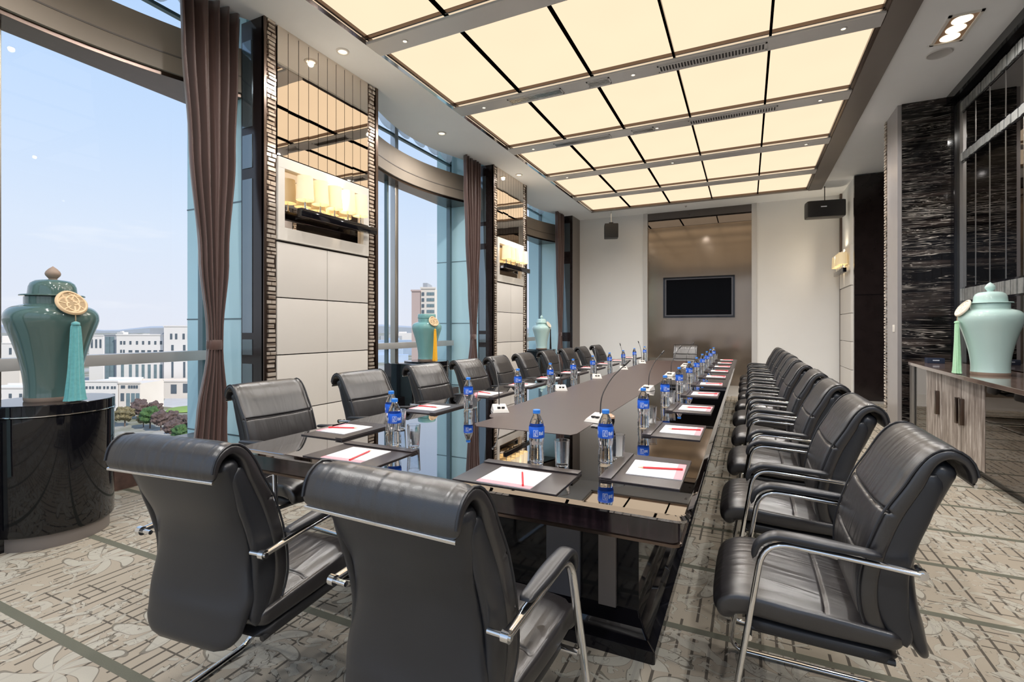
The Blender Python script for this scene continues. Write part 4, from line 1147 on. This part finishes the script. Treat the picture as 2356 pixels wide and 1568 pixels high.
for k, (x, y, a, ph) in enumerate(mics):
    m_ = mic0 if k == 0 else dup(mic0, (0, 0, 0))
    m_.location = (x, y, TT+(.0015)); m_.rotation_euler = (0, 0, R(a)); m_['label'] = 'gooseneck desk microphone on table, '+ph; m_['group'] = 'gooseneck microphones on the table'
t = thing('tea_cup', 'small tan lidded cup behind the nearest cabinet side bottle', 'cup', (-.70, 2.72, TT))
MB().lathe([(.0001, 0), (.022, 0), (.03, .006), (.036, .03), (.036, .05), (.0001, .05)], 24).build('cup_body', M['black'], t, smooth=True)
MB().lathe([(.0001, .05), (.038, .05), (.037, .06), (.02, .072), (.006, .075), (.006, .085), (.0001, .087)], 24).build('cup_lid', M['tan'], t, smooth=True)

# ------------------------------------------------------------------ the city outside
GZ = -38.5
CA, SA = math.cos(YAW), math.sin(YAW)
def P2(px, Z):
    u = (px-1178)/FPX; return Vector((u*Z*CA-Z*SA, u*Z*SA+Z*CA))
def zat(py, Z): return CAM_H-(py-755)/FPX*Z
struct(box('ground', (-7000, -1500, GZ-1), (1500, 9000, GZ), M['ground']), 'city ground far below the windows', 'ground')
tag(MB().prism([tuple(P2(380, 278)), tuple(P2(520, 278)), tuple(P2(520, 232)), tuple(P2(370, 250))], GZ, GZ+.3).build('plaza', M['plaza']), 'pale paved plaza before the white buildings', 'plaza')
tag(MB().lathe([(.001, 0), (9, 0), (8, .8), (.001, 1.6)], 24, (*P2(432, 240), GZ+.3)).build('lawn', M['lawn']), 'bright round lawn at the plaza edge', 'lawn')
winmesh = {}
def building(px0, px1, top, Z, depth, mat, lab, wins=(), yaw=0.0, base=None, group=None, name='building', roofbox=None):
    a = P2(px0, Z); b = P2(px1, Z); c = (a+b)/2; wd = (b-a).length; zt = zat(top, Z); h = zt-GZ
    t = thing(name, lab, 'building', (c.x, c.y, GZ), YAW+yaw, group)
    MB().box((-wd/2, 0, 0), (wd/2, depth, h)).build('building_body', mat, t)
    p = MB(); p.box((-wd/2-.3, -.3, h), (wd/2+.3, .5, h+.7)); p.box((-wd/2-.3, depth-.5, h), (wd/2+.3, depth, h+.7)); p.build('parapet', mat, t)
    if roofbox: MB().box((wd*roofbox[0], 2, h), (wd*roofbox[1], depth-2, h+roofbox[2])).build('roof_box', M['b_grey'], t)
    for (u, v0, v1, ww, m_) in wins:   # u fraction across, v0,v1 photo heights, width m
        key = (round(ww, 2), round((v1-v0)/FPX*Z, 2), m_)
        if key not in winmesh:
            mb = MB().box((-ww/2, -.15, 0), (ww/2, .1, key[1])); o = mb.build('window', M[m_], t); winmesh[key] = o.data
        else:
            o = bpy.data.objects.new('window', winmesh[key]); COL.objects.link(o); o.parent = t
        o.location = (-wd/2+u*wd, 0, zat(v1, Z)-GZ)
    return t
def rowf(us, v0, v1, ww, m='b_win'): return [(u, v0, v1, ww, m) for u in us]
col6 = [.30, .44, .57, .70, .83, .95]
W_ = rowf([.10, .17]+col6, 784, 792, 1.2)+rowf([.10, .16], 804, 811, 1.0)+rowf(col6, 805, 810, 2.2)+rowf([.13]+col6, 838, 873, 1.7, 'b_wing')
building(268, 376, 771, 300, 22, M['b_white'], 'long white building across the plaza with small windows', W_, roofbox=(.16, .5, 4.2))
building(240, 268, 771, 303, 20, M['b_grey'], 'grey glass fronted block left of the long white building', rowf([.3, .62], 774, 812, 3.2, 'b_wing')+rowf([.3, .62], 828, 872, 3.2, 'b_wing'))
W_ = rowf([.12, .20, .32, .40, .52, .62, .74, .86], 767, 780, 1.3)+rowf([.14, .33, .41, .74, .84], 793, 806, 1.4)+rowf([.55], 793, 806, 3.4, 'b_wing')+rowf([.14, .33, .41, .74, .84], 832, 868, 1.2)+rowf([.55], 832, 868, 3.4, 'b_wing')
building(377, 520, 751, 297, 26, M['b_white'], 'tallest white building at the right of the near window view', W_)
W_ = rowf([.32, .40], 888, 908, 3.4, 'b_wing')+rowf([.52], 884, 905, 3.2)+rowf([.63, .70, .77, .84], 882, 903, 3.0, 'b_win')
building(270, 520, 878, 280, 12, M['b_cream'], 'low cream wing with wide openings before the white buildings', W_)
W_ = rowf([.16, .26, .5, .62, .74, .86], 886, 893, .9)+rowf([.18], 904, 922, 1.6, 'b_win')+rowf([.45, .68, .9], 904, 945, 1.7, 'b_wing')
building(273, 322, 882, 234, 16, M['b_cream'], 'four storey cream block with tall window strips', W_)
W_ = rowf([.05, .12, .22, .3, .42, .5, .62, .72, .84, .92], 888, 894, .9)+rowf([.1, .3, .5, .7, .88], 905, 918, 1.6)+rowf([.1, .3, .5, .7, .88], 925, 938, 1.6)
building(190, 271, 878, 234, 16, M['b_white'], 'low white block behind the near pedestal', W_)
W_ = rowf([.1, .3, .5, .7, .9], 905, 915, 1.3)
building(-60, 60, 893, 228, 16, M['b_white'], 'low white block at the left edge of the window', W_)
building(205, 238, 772, 360, 18, M['b_white'], 'white block glimpsed right of the near urn', rowf([.2, .5, .8], 780, 800, 1.4), roofbox=None)
building(-40, 40, 790, 380, 20, M['b_white'], 'white block behind the left edge of the near urn', rowf([.2, .5, .8], 800, 815, 2.0))
building(-30, 45, 838, 300, 10, M['b_cream'], 'low cream row above the left edge lawn', rowf([.2, .4, .6, .8], 845, 852, 2.0))
# tower in the middle window
W_ = []
for r_ in range(14):
    v = 668+r_*13
    W_ += [(.72, v, v+7, 1.7, 'b_wing'), (.88, v, v+7, 1.4, 'b_win')]
building(947, 967, 670, 204, 16, M['b_pink'], 'pinkish wing of the residential tower beyond the middle window', [])
W_ = []
for r_ in range(15):
    v = 672+r_*13.5
    W_ += [(.15, v, v+8, 1.0, 'b_win'), (.55, v, v+7, 1.5, 'b_wing'), (.82, v, v+7, 1.5, 'b_wing')]
building(968.5, 1001, 664, 204, 16, M['b_cream'], 'pale residential tower beyond the middle window', W_, roofbox=(-.42, -.1, 2.6))
building(905, 950, 845, 150, 14, M['b_cream'], 'low pale block at the foot of the residential tower', rowf([.3, .6], 860, 880, 1.6))
rb = random.Random(11); farb = []
for k in range(46):
    for _try in range(60):
        Z = rb.uniform(480, 1700); px = rb.uniform(-80, 500) if k < 32 else rb.uniform(880, 1030)
        a = P2(px, Z); wd = rb.uniform(14, 60); h = rb.uniform(8, 30)
        if all((a-b_).length > (wd+w2)*.6+14 for b_, w2 in farb): break
    else: continue
    farb.append((a, wd))
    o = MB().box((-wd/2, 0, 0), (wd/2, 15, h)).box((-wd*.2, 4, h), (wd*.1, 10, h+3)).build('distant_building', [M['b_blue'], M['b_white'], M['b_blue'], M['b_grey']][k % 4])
    o.location = (a.x, a.y, GZ); o.rotation_euler = (0, 0, YAW+rb.uniform(-.5, .5))
    tag(o, 'small city block, the blue ones haze tinted, near the horizon outside the windows', 'building', 'distant city blocks near the horizon')
# hills
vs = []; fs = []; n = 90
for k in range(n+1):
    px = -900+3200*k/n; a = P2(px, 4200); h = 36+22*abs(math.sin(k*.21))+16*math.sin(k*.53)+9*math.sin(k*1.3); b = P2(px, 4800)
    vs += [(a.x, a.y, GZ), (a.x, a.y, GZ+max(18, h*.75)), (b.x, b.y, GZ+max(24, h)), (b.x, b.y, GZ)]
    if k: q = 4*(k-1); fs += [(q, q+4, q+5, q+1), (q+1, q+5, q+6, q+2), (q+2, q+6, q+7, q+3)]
struct(MB().add(vs, fs).build('hills', M['hill'], smooth=True), 'faint hills on the horizon, haze painted as pale blue', 'hills')
# trees
def make_tree(seed, mat):
    rnd = random.Random(seed); t = thing('tree', '', 'tree')
    MB().tube([(0, 0, 0), (.1, 0, 1.5), (0, .1, 3.2)], .22, n=8).build('trunk', M['bark'], t, smooth=True)
    mb = MB()
    bm = bmesh.new(); bmesh.ops.create_icosphere(bm, subdivisions=4, radius=1)
    ph = [rnd.uniform(0, 6) for _ in range(6)]
    for v in bm.verts:
        d = 1+.16*math.sin(5*v.co.x+ph[0])*math.sin(5*v.co.y+ph[1])+.13*math.sin(9*v.co.z+ph[2]+4*v.co.x)+.08*math.sin(17*v.co.y+ph[3])*math.sin(15*v.co.x+ph[4])+rnd.uniform(-.06, .06)
        v.co = Vector((v.co.x*d*2.7, v.co.y*d*2.7, 4.4+v.co.z*d*2.4))
    mb.addbm(bm).build('crown', mat, t)
    return t
tg = make_tree(1, M['t_green']); tp = make_tree(2, M['t_plum']); to = make_tree(3, M['t_olive'])
used = set()
spots = []
rt_ = random.Random(5)
for k in range(26):   # plum band running along the plaza edge
    f = k/25; px = 318+ 150*f+rt_.uniform(-10, 10); Z = 222-40*f+rt_.uniform(-14, 10)
    if abs(px-352) < 18 and Z < 215: continue
    spots.append((px, Z, 'p', rt_.uniform(.75, 1.15)))
spots += [(345, 196, 'g', 1.25), (362, 198, 'g', 1.2), (353, 190, 'g', 1.05), (287, 200, 'o', 1.2), (303, 198, 'o', 1.1), (276, 196, 'o', .9), (316, 203, 'o', 1.0), (330, 199, 'o', .8),
          (415, 172, 'g', .9), (432, 170, 'o', 1.0), (448, 176, 'g', .8), (396, 178, 'p', .9), (262, 205, 'o', .8), (245, 214, 'o', .8), (405, 186, 'p', 1.0), (425, 192, 'p', 1.1), (445, 188, 'p', 1.0), (385, 170, 'p', .8), (465, 180, 'o', .9)]
lab = {'p': ('plum brown tree beside the pale plaza', 'plum brown trees beside the plaza'), 'g': ('round dark green tree below the window', 'green trees below the near window'), 'o': ('olive brown tree below the white blocks', 'olive brown trees below the near window')}
src = {'p': tp, 'g': tg, 'o': to}
cnt = {}; final = []
keep = []
for (px, Z, kd, s_) in spots:
    a = P2(px, Z)
    if all((a-b_).length > 2.45*(s_+s2) for b_, s2 in keep) and Z < 229: keep.append((a, s_))
    else: continue
    cnt[kd] = cnt.get(kd, 0)+1; final.append((px, Z, kd, s_))
final.sort(key=lambda q: (q[2], q[0]))
TENS = ORD+['eleventh', 'twelfth', 'thirteenth', 'fourteenth', 'fifteenth', 'sixteenth', 'seventeenth', 'eighteenth', 'nineteenth', 'twentieth', 'twenty first', 'twenty second', 'twenty third', 'twenty fourth']
idx = {}
for (px, Z, kd, s_) in final:
    a = P2(px, Z)
    if kd not in used: o = src[kd]; used.add(kd); o.location = (a.x, a.y, GZ); o.scale = (s_,)*3
    else: o = dup(src[kd], (a.x, a.y, GZ), rt_.uniform(0, 6), scale=s_)
    j = idx.get(kd, 0); idx[kd] = j+1
    o['label'], o['group'] = lab[kd][0]+', '+TENS[j]+' from the left', lab[kd][1]
